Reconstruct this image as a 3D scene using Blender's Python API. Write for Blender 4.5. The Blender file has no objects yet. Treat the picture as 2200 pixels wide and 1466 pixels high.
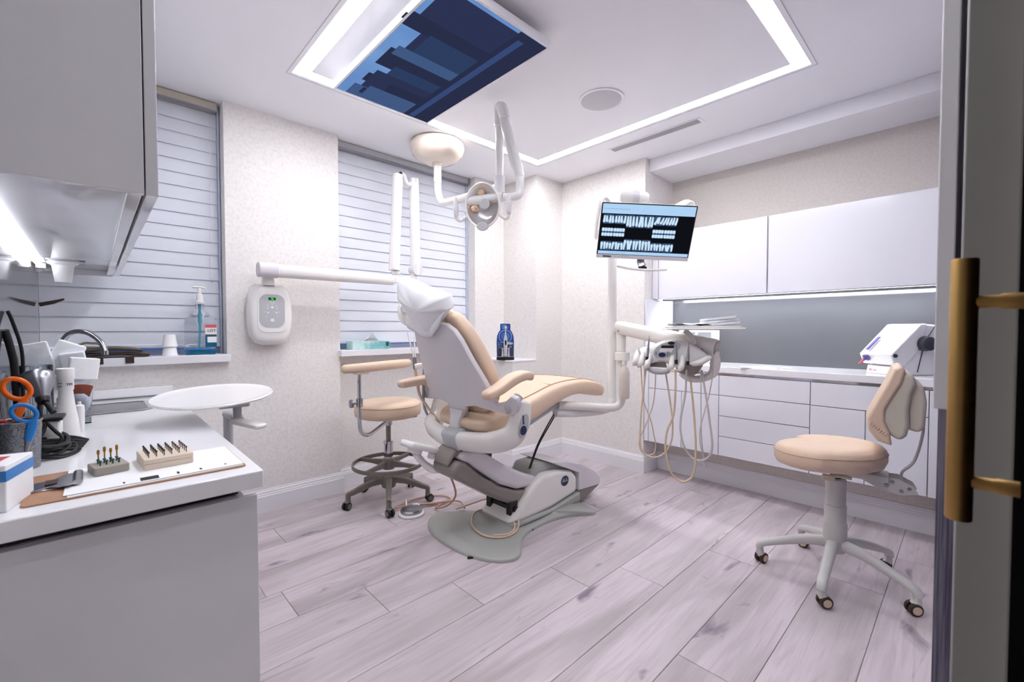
import bpy, bmesh, math, random
from mathutils import Vector, Matrix
random.seed(7)
S = bpy.context.scene
COL = S.collection
V = Vector
PI = math.pi

# ------------------------------------------------------------------ camera
YAW, PITCH = math.radians(46.337), math.radians(-1.522)
fwd = V((math.cos(PITCH)*math.cos(YAW), math.cos(PITCH)*math.sin(YAW), math.sin(PITCH)))
rgt = V((math.sin(YAW), -math.cos(YAW), 0))
upv = rgt.cross(fwd)
cd = bpy.data.cameras.new('camera'); cam = bpy.data.objects.new('camera', cd); COL.objects.link(cam)
cd.sensor_width = 36; cd.lens = 942.3/2200*36
cd.clip_start = .02; cd.clip_end = 60
cam.matrix_world = Matrix(((rgt.x, upv.x, -fwd.x, 0), (rgt.y, upv.y, -fwd.y, 0), (rgt.z, upv.z, -fwd.z, 1.18), (0, 0, 0, 1)))
cd.dof.use_dof = True; cd.dof.focus_distance = 2.5; cd.dof.aperture_fstop = 4.5
S.camera = cam

# ------------------------------------------------------------------ world (dusk outside), exposure
w = bpy.data.worlds.new('world'); S.world = w; w.use_nodes = True
w.node_tree.nodes['Background'].inputs[0].default_value = (.10, .19, .42, 1)
w.node_tree.nodes['Background'].inputs[1].default_value = .55
vs = S.view_settings
vs.view_transform = 'Standard'; vs.look = 'None'; vs.exposure = 1.45; vs.gamma = 1; vs.use_curve_mapping = False
LED_CEIL, LED_SHELF, LED_LEFT, FILL_HALL = 15.0, 17.0, 4.5, 2.2
SCR = .38        # picture brightness of the screens

# ------------------------------------------------------------------ materials
def lin(c):
    out = []
    for k in c[:3]:
        k /= 255
        out.append(k/12.92 if k <= .04045 else ((k+.055)/1.055)**2.4)
    return tuple(out)+(1,)

def mat(name, rgb, rough=.5, metal=0, var=.04, scale=30, bump=0, bscale=None, coat=0, trans=0, ior=1.45, emit=None, estr=0, alpha=1, spec=.5, stretch=None, rgb2=None, contrast=None, sheen=0):
    m = bpy.data.materials.new(name); m.use_nodes = True
    nt = m.node_tree; N = nt.nodes; L = nt.links
    b = N['Principled BSDF']
    tc = N.new('ShaderNodeTexCoord'); mp = N.new('ShaderNodeMapping'); L.new(tc.outputs['Object'], mp.inputs[0])
    if stretch: mp.inputs['Scale'].default_value = stretch
    nz = N.new('ShaderNodeTexNoise'); nz.inputs['Scale'].default_value = scale; nz.inputs['Detail'].default_value = 6
    L.new(mp.outputs[0], nz.inputs['Vector'])
    c1 = lin(rgb)
    c2 = lin(rgb2) if rgb2 else tuple(k*(1-var) for k in c1[:3])+(1,)
    mx = N.new('ShaderNodeMix'); mx.data_type = 'RGBA'
    mx.inputs[6].default_value = c1; mx.inputs[7].default_value = c2
    if contrast:
        rp = N.new('ShaderNodeMapRange'); rp.inputs[1].default_value = contrast[0]; rp.inputs[2].default_value = contrast[1]
        L.new(nz.outputs['Fac'], rp.inputs[0]); L.new(rp.outputs[0], mx.inputs[0])
    else:
        L.new(nz.outputs['Fac'], mx.inputs[0])
    L.new(mx.outputs[2], b.inputs['Base Color'])
    b.inputs['Roughness'].default_value = rough; b.inputs['Metallic'].default_value = metal
    b.inputs['Specular IOR Level'].default_value = spec
    b.inputs['Coat Weight'].default_value = coat; b.inputs['Coat Roughness'].default_value = .05
    b.inputs['Transmission Weight'].default_value = trans; b.inputs['IOR'].default_value = ior
    b.inputs['Alpha'].default_value = alpha; b.inputs['Sheen Weight'].default_value = sheen
    if emit:
        b.inputs['Emission Color'].default_value = lin(emit); b.inputs['Emission Strength'].default_value = estr
    if bump:
        bp = N.new('ShaderNodeBump'); bp.inputs['Strength'].default_value = bump; bp.inputs['Distance'].default_value = .01
        n2 = N.new('ShaderNodeTexNoise'); n2.inputs['Scale'].default_value = bscale or scale*3; n2.inputs['Detail'].default_value = 8
        L.new(mp.outputs[0], n2.inputs['Vector']); L.new(n2.outputs['Fac'], bp.inputs['Height']); L.new(bp.outputs[0], b.inputs['Normal'])
    return m

def wood_floor():
    m = bpy.data.materials.new('pale_oak_vinyl'); m.use_nodes = True
    nt = m.node_tree; N = nt.nodes; L = nt.links; b = N['Principled BSDF']
    tc = N.new('ShaderNodeTexCoord'); oi = N.new('ShaderNodeObjectInfo')
    cmb = N.new('ShaderNodeVectorMath'); cmb.operation = 'MULTIPLY_ADD'
    cx = N.new('ShaderNodeCombineXYZ')
    for i in range(3): L.new(oi.outputs['Random'], cx.inputs[i])
    cmb.inputs[1].default_value = (37, 91, 13)
    L.new(cx.outputs[0], cmb.inputs[0]); L.new(tc.outputs['Object'], cmb.inputs[2])
    def noise(sc, scale, det=6, dist=0):
        mp = N.new('ShaderNodeMapping'); mp.inputs['Scale'].default_value = sc; L.new(cmb.outputs[0], mp.inputs[0])
        n = N.new('ShaderNodeTexNoise'); n.inputs['Scale'].default_value = scale; n.inputs['Detail'].default_value = det
        n.inputs['Distortion'].default_value = dist
        L.new(mp.outputs[0], n.inputs['Vector']); return n.outputs['Fac']
    def rng(src, a, c, lo=0, hi=1):
        r = N.new('ShaderNodeMapRange'); r.inputs[1].default_value = a; r.inputs[2].default_value = c
        r.inputs[3].default_value = lo; r.inputs[4].default_value = hi; L.new(src, r.inputs[0]); return r.outputs[0]
    def mix(f, A, B):
        x = N.new('ShaderNodeMix'); x.data_type = 'RGBA'; L.new(f, x.inputs[0])
        for s, i in ((A, 6), (B, 7)):
            if isinstance(s, tuple): x.inputs[i].default_value = s
            else: L.new(s, x.inputs[i])
        return x.outputs[2]
    broad = rng(noise((.7, 4, 4), 1.5, 5, .8), .40, .64)
    c = mix(broad, lin((210, 197, 203)), lin((176, 166, 168)))
    tone = rng(oi.outputs['Random'], 0, 1, 0, .45)
    c = mix(tone, c, lin((214, 205, 208)))
    grain = rng(noise((1.0, 16, 16), 2.4, 8, 1.2), .46, .74, 0, .42)
    c = mix(grain, c, lin((160, 147, 153)))
    fine = rng(noise((2, 90, 90), 3, 4), .5, .8, 0, .16)
    c = mix(fine, c, lin((150, 140, 142)))
    knot = rng(noise((2.8, 8, 8), 1.3, 3, .6), .64, .75, 0, .9)
    c = mix(knot, c, lin((120, 107, 122)))
    L.new(c, b.inputs['Base Color'])
    b.inputs['Roughness'].default_value = .42; b.inputs['Specular IOR Level'].default_value = .35
    bp = N.new('ShaderNodeBump'); bp.inputs['Strength'].default_value = .12; bp.inputs['Distance'].default_value = .004
    L.new(grain, bp.inputs['Height']); L.new(bp.outputs[0], b.inputs['Normal'])
    return m

def emis(name, rgb, strength, flat=False):
    m = bpy.data.materials.new(name); m.use_nodes = True
    nt = m.node_tree; N = nt.nodes; L = nt.links
    N.remove(N['Principled BSDF'])
    e = N.new('ShaderNodeEmission'); e.inputs[1].default_value = strength
    tc = N.new('ShaderNodeTexCoord'); nz = N.new('ShaderNodeTexNoise'); nz.inputs['Scale'].default_value = 20
    L.new(tc.outputs['Object'], nz.inputs['Vector'])
    mx = N.new('ShaderNodeMix'); mx.data_type = 'RGBA'; c = lin(rgb)
    mx.inputs[6].default_value = c; mx.inputs[7].default_value = tuple(k*.92 for k in c[:3])+(1,)
    L.new(nz.outputs['Fac'], mx.inputs[0]); L.new(mx.outputs[2], e.inputs[0])
    L.new(e.outputs[0], N['Material Output'].inputs[0])
    return m

def screen_windows(name, base, lit, strength, sx, sy):
    m = bpy.data.materials.new(name); m.use_nodes = True
    nt = m.node_tree; N = nt.nodes; L = nt.links
    N.remove(N['Principled BSDF'])
    e = N.new('ShaderNodeEmission'); e.inputs[1].default_value = strength*SCR
    tc = N.new('ShaderNodeTexCoord'); mp = N.new('ShaderNodeMapping'); L.new(tc.outputs['Object'], mp.inputs[0])
    mp.inputs['Scale'].default_value = (sx, sy, 1)
    br = N.new('ShaderNodeTexBrick'); br.offset = 0; br.inputs['Scale'].default_value = 1
    br.inputs['Mortar Size'].default_value = .12; br.inputs['Color1'].default_value = lin(base); br.inputs['Color2'].default_value = tuple(k*.7 for k in lin(base)[:3])+(1,)
    br.inputs['Mortar'].default_value = lin(lit); br.inputs['Brick Width'].default_value = .5; br.inputs['Row Height'].default_value = .5
    L.new(mp.outputs[0], br.inputs['Vector']); L.new(br.outputs[0], e.inputs[0])
    L.new(e.outputs[0], N['Material Output'].inputs[0])
    return m

M = {}
M['wall'] = mat('mottled_wallpaper', (238, 234, 231), .7, rgb2=(224, 220, 215), scale=55, contrast=(.42, .80), bump=.12, bscale=90)
M['wallback'] = mat('cream_wallpaper', (220, 213, 207), .7, rgb2=(210, 202, 196), scale=60, contrast=(.42, .8), bump=.12, bscale=60)
M['ceil'] = mat('ceiling_paint', (246, 246, 250), .75, var=.02, scale=4)
M['trim'] = mat('white_trim_paint', (240, 239, 243), .35, var=.02)
M['floor'] = wood_floor()
M['seam'] = mat('dark_floor_joint', (158, 147, 152), .8)
M['gloss'] = mat('gloss_white_lacquer', (238, 238, 245), .12, var=.01, coat=.6)
M['gloss_l'] = mat('gloss_white_laminate', (226, 226, 231), .1, var=.01, coat=.7)
M['quartz'] = mat('white_quartz', (245, 245, 248), .15, var=.03, scale=60, coat=.3)
M['glassback'] = mat('grey_back_painted_glass', (99, 100, 104), .06, var=.02, coat=0)
M['chrome'] = mat('chrome', (205, 205, 210), .08, 1, var=.02)
M['steel'] = mat('brushed_steel', (165, 166, 172), .28, 1, var=.1, stretch=(1, 1, 20))
M['dark'] = mat('dark_void_metal', (58, 56, 58), .35, .6)
M['black'] = mat('black_plastic', (18, 19, 22), .4, var=.2)
M['rubber'] = mat('black_rubber', (22, 22, 25), .55, var=.2)
M['leather'] = mat('beige_leather', (230, 203, 178), .42, var=.07, scale=14, bump=.15, bscale=220)
M['leather_d'] = mat('beige_leather_piping', (188, 150, 122), .5)
M['cream'] = mat('cream_plastic', (208, 200, 182), .42, var=.03)
M['plastic'] = mat('white_plastic', (240, 238, 236), .25, var=.02, coat=.25)
M['plastic2'] = mat('soft_white_plastic', (222, 218, 222), .35, var=.03)
M['enamel'] = mat('warm_white_enamel', (236, 233, 228), .2, var=.02, coat=.4)
M['domecream'] = mat('cream_enamel', (228, 215, 202), .2, var=.02, coat=.4)
M['tealtube'] = mat('teal_dip_tube', (104, 190, 208), .2, var=.03)
M['greyp'] = mat('light_grey_plastic', (186, 187, 190), .4, var=.03)
M['taupe'] = mat('taupe_plastic', (140, 132, 127), .35, var=.05, coat=.2)
M['basegrey'] = mat('grey_green_base_plastic', (170, 171, 166), .38, var=.04, coat=.15)
M['stoolbase'] = mat('taupe_painted_metal', (122, 115, 108), .38, .2, var=.05)
M['castgrey'] = mat('pale_grey_painted_metal', (205, 203, 199), .35, var=.04)
M['blind'] = mat('pale_blind_fabric', (232, 235, 244), .55, var=.03, scale=80)
M['winframe'] = mat('blue_grey_window_frame', (206, 216, 236), .4, var=.03)
M['pane'] = mat('window_glass', (190, 205, 230), .03, trans=1, ior=1.45, var=0)
M['clear'] = mat('clear_plastic', (245, 247, 250), .05, trans=1, ior=1.2, var=0)
M['clearthin'] = mat('thin_clear_shield', (250, 250, 252), .03, trans=1, ior=1.06, var=0)
M['clearglass'] = mat('clear_glass', (240, 246, 250), .02, trans=1, ior=1.3, var=0)
M['aqua'] = mat('aqua_mouthwash', (60, 176, 202), .05, trans=.7, ior=1.33, var=0)
M['paper'] = mat('white_paper', (246, 246, 248), .7, var=.02)
M['tissue'] = mat('white_tissue', (248, 248, 250), .85, var=.02, bump=.1)
M['cork'] = mat('brown_hardboard', (182, 142, 114), .6, rgb2=(158, 114, 88), scale=60)
M['canvas'] = mat('olive_canvas', (120, 112, 96), .8, var=.2, scale=60)
M['brown'] = mat('dark_brown_trim', (62, 44, 38), .6, var=.2)
M['wood'] = mat('cream_wood_block', (236, 222, 204), .55, rgb2=(222, 204, 184), scale=8, stretch=(1, 8, 8))
M['stone'] = mat('grey_block', (170, 162, 152), .6, var=.08)
M['gold'] = mat('gold_bur_shank', (190, 140, 60), .3, .9)
M['teal'] = mat('teal_bur_band', (40, 92, 84), .4)
M['burdark'] = mat('dark_bur_steel', (50, 48, 50), .35, .7)
M['orange'] = mat('orange_handle', (245, 108, 20), .35, var=.03)
M['blue'] = mat('blue_handle', (42, 128, 205), .35, var=.05)
M['red'] = mat('red_plastic', (200, 50, 55), .35)
M['navy'] = mat('navy_print', (36, 48, 84), .4)
M['royal'] = mat('royal_blue_print', (44, 78, 168), .4, rgb2=(28, 44, 112), scale=6)
M['lightblue'] = mat('light_blue_print', (150, 200, 240), .4)
M['ink'] = mat('black_ink', (28, 28, 32), .6)
M['pink'] = mat('pink_print', (226, 96, 110), .5)
M['tealbox'] = mat('teal_tissue_carton', (206, 234, 232), .5, rgb2=(134, 200, 202), scale=10, contrast=(.4, .62))
M['tealdark'] = mat('dark_teal_print', (30, 96, 100), .5)
M['hose'] = mat('beige_rubber_hose', (220, 196, 174), .45, var=.06)
M['hosey'] = mat('tan_rubber_hose', (220, 196, 164), .45, var=.06)
M['hosep'] = mat('pink_beige_hose', (200, 160, 142), .5, var=.06)
M['hosew'] = mat('pale_grey_hose', (206, 200, 196), .45, var=.06)
M['brass'] = mat('brushed_brass', (186, 150, 92), .45, 1, var=.12, stretch=(1, 1, 14), scale=20)
M['doordark'] = mat('black_door_felt', (8, 8, 9), .95, spec=0)
M['jamb'] = mat('grey_door_frame_paint', (176, 176, 172), .5, var=.03, scale=6)
M['stripewall'] = mat('purple_grey_striated_wallpaper', (150, 146, 162), .7, rgb2=(98, 94, 122), scale=5, stretch=(30, 60, 1.2), contrast=(.4, .62))
M['purple'] = mat('purple_plastic', (92, 78, 150), .35)
M['darkgrey'] = mat('dark_grey_plastic', (58, 62, 68), .4)
M['amber'] = mat('amber_lamp_lens', (238, 206, 172), .25)
M['bottlewhite'] = mat('milky_bottle_plastic', (240, 230, 220), .3, trans=.25, ior=1.3)
M['lens'] = mat('mirror_reflector', (244, 240, 240), .22, .55, var=.02)
M['led'] = emis('ceiling_led_diffuser', (250, 250, 255), LED_CEIL)
M['led2'] = emis('shelf_led_diffuser', (246, 248, 255), LED_SHELF)
M['led3'] = emis('left_led_diffuser', (246, 248, 255), LED_LEFT)
M['hall'] = emis('hall_fill_emitter', (255, 252, 246), FILL_HALL)  # glow of the added, out-of-view hall fill
M['lcd'] = emis('green_display_background', (20, 110, 50), .6*SCR)
M['lcdtxt'] = emis('green_display_digits', (90, 255, 60), 2*SCR)

# ------------------------------------------------------------------ mesh helpers
WM = {}
def reg(o, mw): WM[o.name] = mw

def thing(name, label, cat, loc=(0, 0, 0), rotz=0, group=None):
    o = bpy.data.objects.new(name, None); COL.objects.link(o)
    o.empty_display_size = .05
    o.location = loc; o.rotation_euler = (0, 0, rotz)
    o['label'] = label; o['category'] = cat
    if group: o['group'] = group
    reg(o, Matrix.Translation(loc) @ Matrix.Rotation(rotz, 4, 'Z'))
    return o

def tag(o, label, cat, group=None):
    o['label'] = label; o['category'] = cat
    if group: o['group'] = group
    return o

def smooth(pts, n=8, closed=False):
    P = [V(p) for p in pts]; out = []
    m = len(P)
    rng = range(m) if closed else range(m-1)
    for i in rng:
        if closed: a, b, c, d = P[i-1], P[i], P[(i+1) % m], P[(i+2) % m]
        else: a, b, c, d = P[max(i-1, 0)], P[i], P[i+1], P[min(i+2, m-1)]
        for k in range(n):
            t = k/n
            out.append(.5*((2*b)+(c-a)*t+(2*a-5*b+4*c-d)*t*t+(3*b-a-3*c+d)*t**3))
    if not closed: out.append(P[-1])
    return out

def lerp_list(vals, n):
    if not isinstance(vals, (list, tuple)): return [vals]*n
    out = []
    for i in range(n):
        t = i/(n-1)*(len(vals)-1); k = min(int(t), len(vals)-2); f = t-k
        out.append(vals[k]*(1-f)+vals[k+1]*f)
    return out

class MB:
    def __init__(s): s.v = []; s.f = []; s.m = []; s.cm = 0
    def add(s, vs_, fs): 
        k = len(s.v); s.v += [V(p) for p in vs_]; s.f += [[i+k for i in f] for f in fs]; s.m += [s.cm]*len(fs); return s
    def box(s, x0, x1, y0, y1, z0, z1, T=None):
        p = [V(q) for q in ((x0, y0, z0), (x1, y0, z0), (x1, y1, z0), (x0, y1, z0), (x0, y0, z1), (x1, y0, z1), (x1, y1, z1), (x0, y1, z1))]
        if T: p = [T @ q for q in p]
        return s.add(p, [(3, 2, 1, 0), (4, 5, 6, 7), (0, 1, 5, 4), (1, 2, 6, 5), (2, 3, 7, 6), (3, 0, 4, 7)])
    def prism(s, poly, h0, h1, T=None):
        # poly in local xy (ccw), extruded along local z
        n = len(poly)
        p = [V((a, b, h0)) for a, b in poly]+[V((a, b, h1)) for a, b in poly]
        if T: p = [T @ q for q in p]
        return s.add(p, [list(range(n-1, -1, -1)), list(range(n, 2*n))]+[(i, (i+1) % n, (i+1) % n+n, i+n) for i in range(n)])
    def rings(s, R, cap=True, closed=False):
        n = len(R[0]); vs_ = [q for r in R for q in r]; fs = []
        m = len(R)
        for i in range(m if closed else m-1):
            a = i*n; b = ((i+1) % m)*n
            fs += [(a+j, a+(j+1) % n, b+(j+1) % n, b+j) for j in range(n)]
        if cap and not closed: fs += [list(range(n-1, -1, -1)), list(range((m-1)*n, m*n))]
        return s.add(vs_, fs)
    def sweep(s, path, wid, hei=None, up=(0, 0, 1), n=12, e=1.0, cap=True, closed=False, rend=0):
        # sweep a superellipse of full width / height along the path
        P = [V(p) for p in path]; m = len(P)
        W = lerp_list(wid, m); Hh = lerp_list(hei if hei is not None else wid, m)
        U = V(up); R = []
        prev = None
        for i in range(m):
            if closed: t = P[(i+1) % m]-P[i-1]
            else: t = P[min(i+1, m-1)]-P[max(i-1, 0)]
            t.normalize()
            if prev is None:
                sd = t.cross(U)
                if sd.length < 1e-3: sd = t.cross(V((1, 0, .01)))
            else:
                sd = prev-t*prev.dot(t)
                if up is not None and hei is not None:
                    s2 = t.cross(U)
                    if s2.length > .2: sd = s2 if s2.dot(prev) > 0 else -s2
            sd.normalize(); prev = sd; u = sd.cross(t)
            ring = []
            for k in range(n):
                a = 2*PI*k/n; c, q = math.cos(a), math.sin(a)
                ring.append(P[i]+sd*(W[i]/2*math.copysign(abs(c)**e, c))+u*(Hh[i]/2*math.copysign(abs(q)**e, q)))
            R.append((ring, t))
        rr = [r for r, t in R]
        if rend and not closed:
            def endcap(i, sign):
                ring, t = R[i]; c = P[i]; out = []
                for a in (.35, .65, .87, 1.0):
                    f = math.sqrt(max(0, 1-a*a)); f = max(f, .12)
                    out.append([c+(q-c)*(1-rend_k*(1-f))+t*sign*rend*a for q in ring])
                return out
            rend_k = .9
            rr = list(reversed(endcap(0, -1)))+rr+endcap(m-1, 1)
        return s.rings(rr, cap, closed)
    def tube(s, path, r, n=10, closed=False, cap=True):
        d = [2*q for q in r] if isinstance(r, (list, tuple)) else 2*r
        return s.sweep(path, d, None, (0, 0, 1), n, 1, cap, closed)
    def cyl(s, p0, p1, r0, r1=None, n=16):
        return s.tube([p0, p1], [r0, r1 if r1 is not None else r0], n)
    def lathe(s, prof, c=(0, 0, 0), axis=(0, 0, 1), n=24, sx=1, sy=1, xdir=None, cap=True):
        a = V(axis).normalized(); x = V(xdir) if xdir else (V((1, 0, 0)) if abs(a.x) < .9 else V((0, 1, 0)))
        x = (x-a*x.dot(a)).normalized(); y = a.cross(x); c = V(c)
        R = [[c+a*z+x*(r*sx*math.cos(2*PI*k/n))+y*(r*sy*math.sin(2*PI*k/n)) for k in range(n)] for r, z in prof]
        return s.rings(R, cap)
    def ball(s, c, r, n=16, sc=(1, 1, 1), T=None):
        R = []
        for i in range(1, n//2):
            th = PI*i/(n//2)
            R.append([V((r*sc[0]*math.sin(th)*math.cos(2*PI*k/n), r*sc[1]*math.sin(th)*math.sin(2*PI*k/n), -r*sc[2]*math.cos(th))) for k in range(n)])
        R = [[(T @ q if T else q)+V(c) for q in r_] for r_ in R]
        return s.rings(R)
    def build(s, name, m, parent=None, bevel=0, seg=2, sm=35, sub=0, label=None, solid=0):
        ms = m if isinstance(m, (list, tuple)) else [m]
        mw = WM[parent.name] if parent is not None else Matrix()
        inv = mw.inverted()
        me = bpy.data.meshes.new(name)
        me.from_pydata([inv @ q for q in s.v], [], s.f)
        for k in ms: me.materials.append(M[k] if isinstance(k, str) else k)
        bm = bmesh.new(); bm.from_mesh(me)
        bmesh.ops.recalc_face_normals(bm, faces=bm.faces)
        bm.to_mesh(me); bm.free()
        if len(ms) > 1:
            for p, i in zip(me.polygons, s.m): p.material_index = i
        if sm:
            for p in me.polygons: p.use_smooth = True
            me.set_sharp_from_angle(angle=math.radians(sm))
        o = bpy.data.objects.new(name, me); COL.objects.link(o)
        if parent is not None: o.parent = parent
        reg(o, mw)
        if solid:
            k = o.modifiers.new('solid', 'SOLIDIFY'); k.thickness = solid; k.offset = 0
        if bevel:
            k = o.modifiers.new('bevel', 'BEVEL'); k.width = bevel; k.segments = seg; k.limit_method = 'ANGLE'; k.angle_limit = math.radians(40)
            k.harden_normals = False
        if sub:
            k = o.modifiers.new('sub', 'SUBSURF'); k.levels = sub; k.render_levels = sub
        if label: o['label'] = label
        return o

def B(*a, **k): return MB().box(*a, **k)

def struct(o): o['kind'] = 'structure'; return o

def dup(o, parent, off=None, mw=None):
    c = o.copy(); COL.objects.link(c); c.parent = parent
    if off is not None: c.location = off
    reg(c, WM[parent.name] if parent is not None else Matrix())
    return c

def text(body, size, m, parent, T, name='lettering', ext=.0004, align='CENTER'):
    cu = bpy.data.curves.new('t', 'FONT'); cu.body = body; cu.size = size; cu.align_x = align; cu.align_y = 'CENTER'; cu.extrude = ext; cu.resolution_u = 3
    t = bpy.data.objects.new('t', cu); COL.objects.link(t)
    dg = bpy.context.evaluated_depsgraph_get()
    me = bpy.data.meshes.new_from_object(t.evaluated_get(dg))
    bpy.data.objects.remove(t); bpy.data.curves.remove(cu)
    mw = WM[parent.name].inverted() @ T
    me.transform(mw); me.materials.clear(); me.materials.append(M[m]); me.name = name
    o = bpy.data.objects.new(name, me); COL.objects.link(o); o.parent = parent; reg(o, WM[parent.name])
    return o

def frame(o, x, z):
    """matrix with local x along x, local z (normal) along z, origin o"""
    x = V(x).normalized(); z = V(z); z = (z-x*z.dot(x)).normalized(); y = z.cross(x)
    return Matrix(((x.x, y.x, z.x, o[0]), (x.y, y.y, z.y, o[1]), (x.z, y.z, z.z, o[2]), (0, 0, 0, 1)))

def ellipse(a, b, n=28, cx=0, cy=0): return [(cx+a*math.cos(2*PI*k/n), cy+b*math.sin(2*PI*k/n)) for k in range(n)]
def rrect(w_, h_, r, n=5, cx=0, cy=0):
    out = []
    for sx, sy, a0 in ((1, 1, 0), (-1, 1, 90), (-1, -1, 180), (1, -1, 270)):
        for k in range(n+1):
            a = math.radians(a0+90*k/n); out.append((cx+sx*(w_/2-r)+r*math.cos(a), cy+sy*(h_/2-r)+r*math.sin(a)))
    return out
# ================================================================== THE SETTING
XL, XW, XB = -.199, 3.244, 3.716        # left wall, right wall face, alcove back
YW, YC, YE, YN = 3.142, 2.708, 1.841, .044   # window wall, column front, alcove left side, near wall face
ZC = 2.564                               # ceiling
YB = YW+.125                             # blind plane

# floor of staggered planks ------------------------------------------------
fl = struct(MB().box(-1.9, 3.9, -1.7, 3.45, -.05, -.004).build('floor', 'seam'))
ROWH = .235
joint = {0: .480, 1: 1.515}
known = {-1: 1.0, 0: 1.515, 1: 2.36, 2: 1.87, 3: 1.62, 4: 1.19, 5: .875, 6: .59, 7: 2.05, 8: 1.3, 9: .75, 10: 1.9, 11: 1.1}
r = -10
while .48+ROWH*r < 3.4:
    y0 = .48+ROWH*r; y1 = min(y0+ROWH, 3.44); y0 = max(y0, -1.69)
    if y1 > -1.69:
        j = known.get(r, (r*.77) % 1.5)
        xs = [-1.89]
        x = j-1.52*4
        while x < 3.88:
            if x > -1.7: xs.append(x)
            x += 1.52
        xs.append(3.89)
        for a, b in zip(xs[:-1], xs[1:]):
            g = .0011
            p = [(a+g, y0+g), (b-g, y0+g), (b-g, y1-g), (a+g, y1-g)]
            mb = MB(); e_ = .0018
            lo = [V((q[0], q[1], -.01)) for q in p]; mid = [V((q[0], q[1], -.0012)) for q in p]
            top = [V((a+g+e_, y0+g+e_, 0)), V((b-g-e_, y0+g+e_, 0)), V((b-g-e_, y1-g-e_, 0)), V((a+g+e_, y1-g-e_, 0))]
            mb.rings([lo, mid, top]); mb.build('plank', 'floor', fl, sm=0)
    r += 1

# walls ----------------------------------------------------------------------
mb = MB()
mb.box(.59, 1.285, YW, 3.5, 0, ZC)               # pillar between the windows
mb.box(XL-.1, .59, YW, 3.5, 0, .985)             # below first window
mb.box(1.285, 2.59, YW+.075, 3.5, 0, .985)       # niche below second window
mb.box(2.532, 2.9, YW, 3.5, 0, ZC)               # right of second window
mb.box(1.285, 2.532, YB+.06, 3.5, 2.44, ZC)
mb.box(XL-.1, .59, YB+.06, 3.5, 2.44, ZC)
struct(mb.build('wall_window', 'wall', sm=0))
struct(MB().box(2.886, XW+.3, YC, 3.5, 0, ZC).build('wall_column', 'wall', sm=0))
lb = struct(MB().box(2.59, 2.886, YC, YW+.08, 0, .897).build('wall_ledge_box', 'wall', sm=0))
MB().box(2.584, 2.886, YC-.004, YW, .897, .912).build('ledge_top', 'trim', lb, bevel=.003)
struct(MB().box(XW, XB+.2, YE, YC, 0, ZC).build('wall_right', 'wall', sm=0))
struct(MB().box(XB, XB+.2, -.2, YE, 0, ZC).build('wall_alcove', 'wallback', sm=0))
struct(MB().box(XL-.15, XL, .95, 3.5, 0, ZC).build('wall_left', 'wall', sm=0))
struct(MB().box(3.308, XB, -.12, YE, 2.466, ZC).build('trim_1', 'ceil', bevel=.002))   # soffit beam above the alcove
# near wall that ends at the door opening
nw = struct(MB().box(1.07, XB+.2, -.09, YN-.006, 0, ZC).build('wall_near', 'stripewall', sm=0))
struct(MB().box(1.05, 1.12, .0215, YN, 1.043, ZC).build('trim_2', 'trim', bevel=.002))   # white casing board
# hall behind the camera
struct(MB().box(-1.95, -1.85, -1.75, 3.5, 0, ZC).build('wall_hall_left', 'wall', sm=0))
struct(MB().box(-1.95, 3.9, -1.8, -1.7, 0, ZC).build('wall_hall_back', 'wall', sm=0))
struct(MB().box(-1.95, XL-.15, 3.4, 3.5, 0, ZC).build('wall_hall_end', 'wall', sm=0))
struct(MB().box(XB+.1, XB+.2, -1.75, -.2, 0, ZC).build('wall_hall_right', 'wall', sm=0))

# ceiling with the recessed light loop ---------------------------------------
LX0, LX1, LY0, LY1, LW = .80, 2.735, .605, 2.552, .074
mb = MB()
T0, T1 = ZC, ZC+.1
mb.box(-1.95, LX0, -1.8, 3.5, T0, T1); mb.box(LX1, XB+.2, -1.8, 3.5, T0, T1)
mb.box(LX0, LX1, -1.8, LY0, T0, T1); mb.box(LX0, LX1, LY1, 3.5, T0, T1)
mb.box(LX0+LW, LX1-LW, LY0+LW, LY1-LW, T0, T1)
ce = struct(mb.build('ceiling', 'ceil', sm=0))
lf = thing('ceiling_light_loop', 'glowing white rectangular strip light recessed in the ceiling', 'light', ((LX0+LX1)/2, (LY0+LY1)/2, ZC))
for (a, b, c, d) in ((LX0, LX1, LY1-LW, LY1), (LX0, LX1, LY0, LY0+LW), (LX0, LX0+LW, LY0+LW, LY1-LW), (LX1-LW, LX1, LY0+LW, LY1-LW)):
    MB().box(a+.001, b-.001, c+.001, d-.001, ZC+.004, ZC+.02).build('diffuser', 'led', lf, sm=0)
g = .022
for (a, b, c, d) in ((LX0-g, LX1+g, LY1+g, LY1+g+.003), (LX0-g, LX1+g, LY0-g-.003, LY0-g), (LX0-g-.003, LX0-g, LY0-g, LY1+g), (LX1+g, LX1+g+.003, LY0-g, LY1+g)):
    MB().box(a, b, c, d, ZC-.0015, ZC+.001).build('frame_edge', 'greyp', lf, sm=0)
# added fill light in the unseen hall, no known lamp there
hp = thing('hall_fill_panel', 'added flat square fill light panel in the unseen hall', 'light', (-1.35, -.8, ZC))
MB().box(-1.7, -1.0, -1.2, -.4, ZC-.012, ZC-.002).build('diffuser', 'hall', hp, sm=0)
MB().box(-1.73, -.97, -1.23, -1.2, ZC-.016, ZC-.001).box(-1.73, -.97, -.4, -.37, ZC-.016, ZC-.001).build('frame_edge', 'trim', hp, sm=0)

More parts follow.
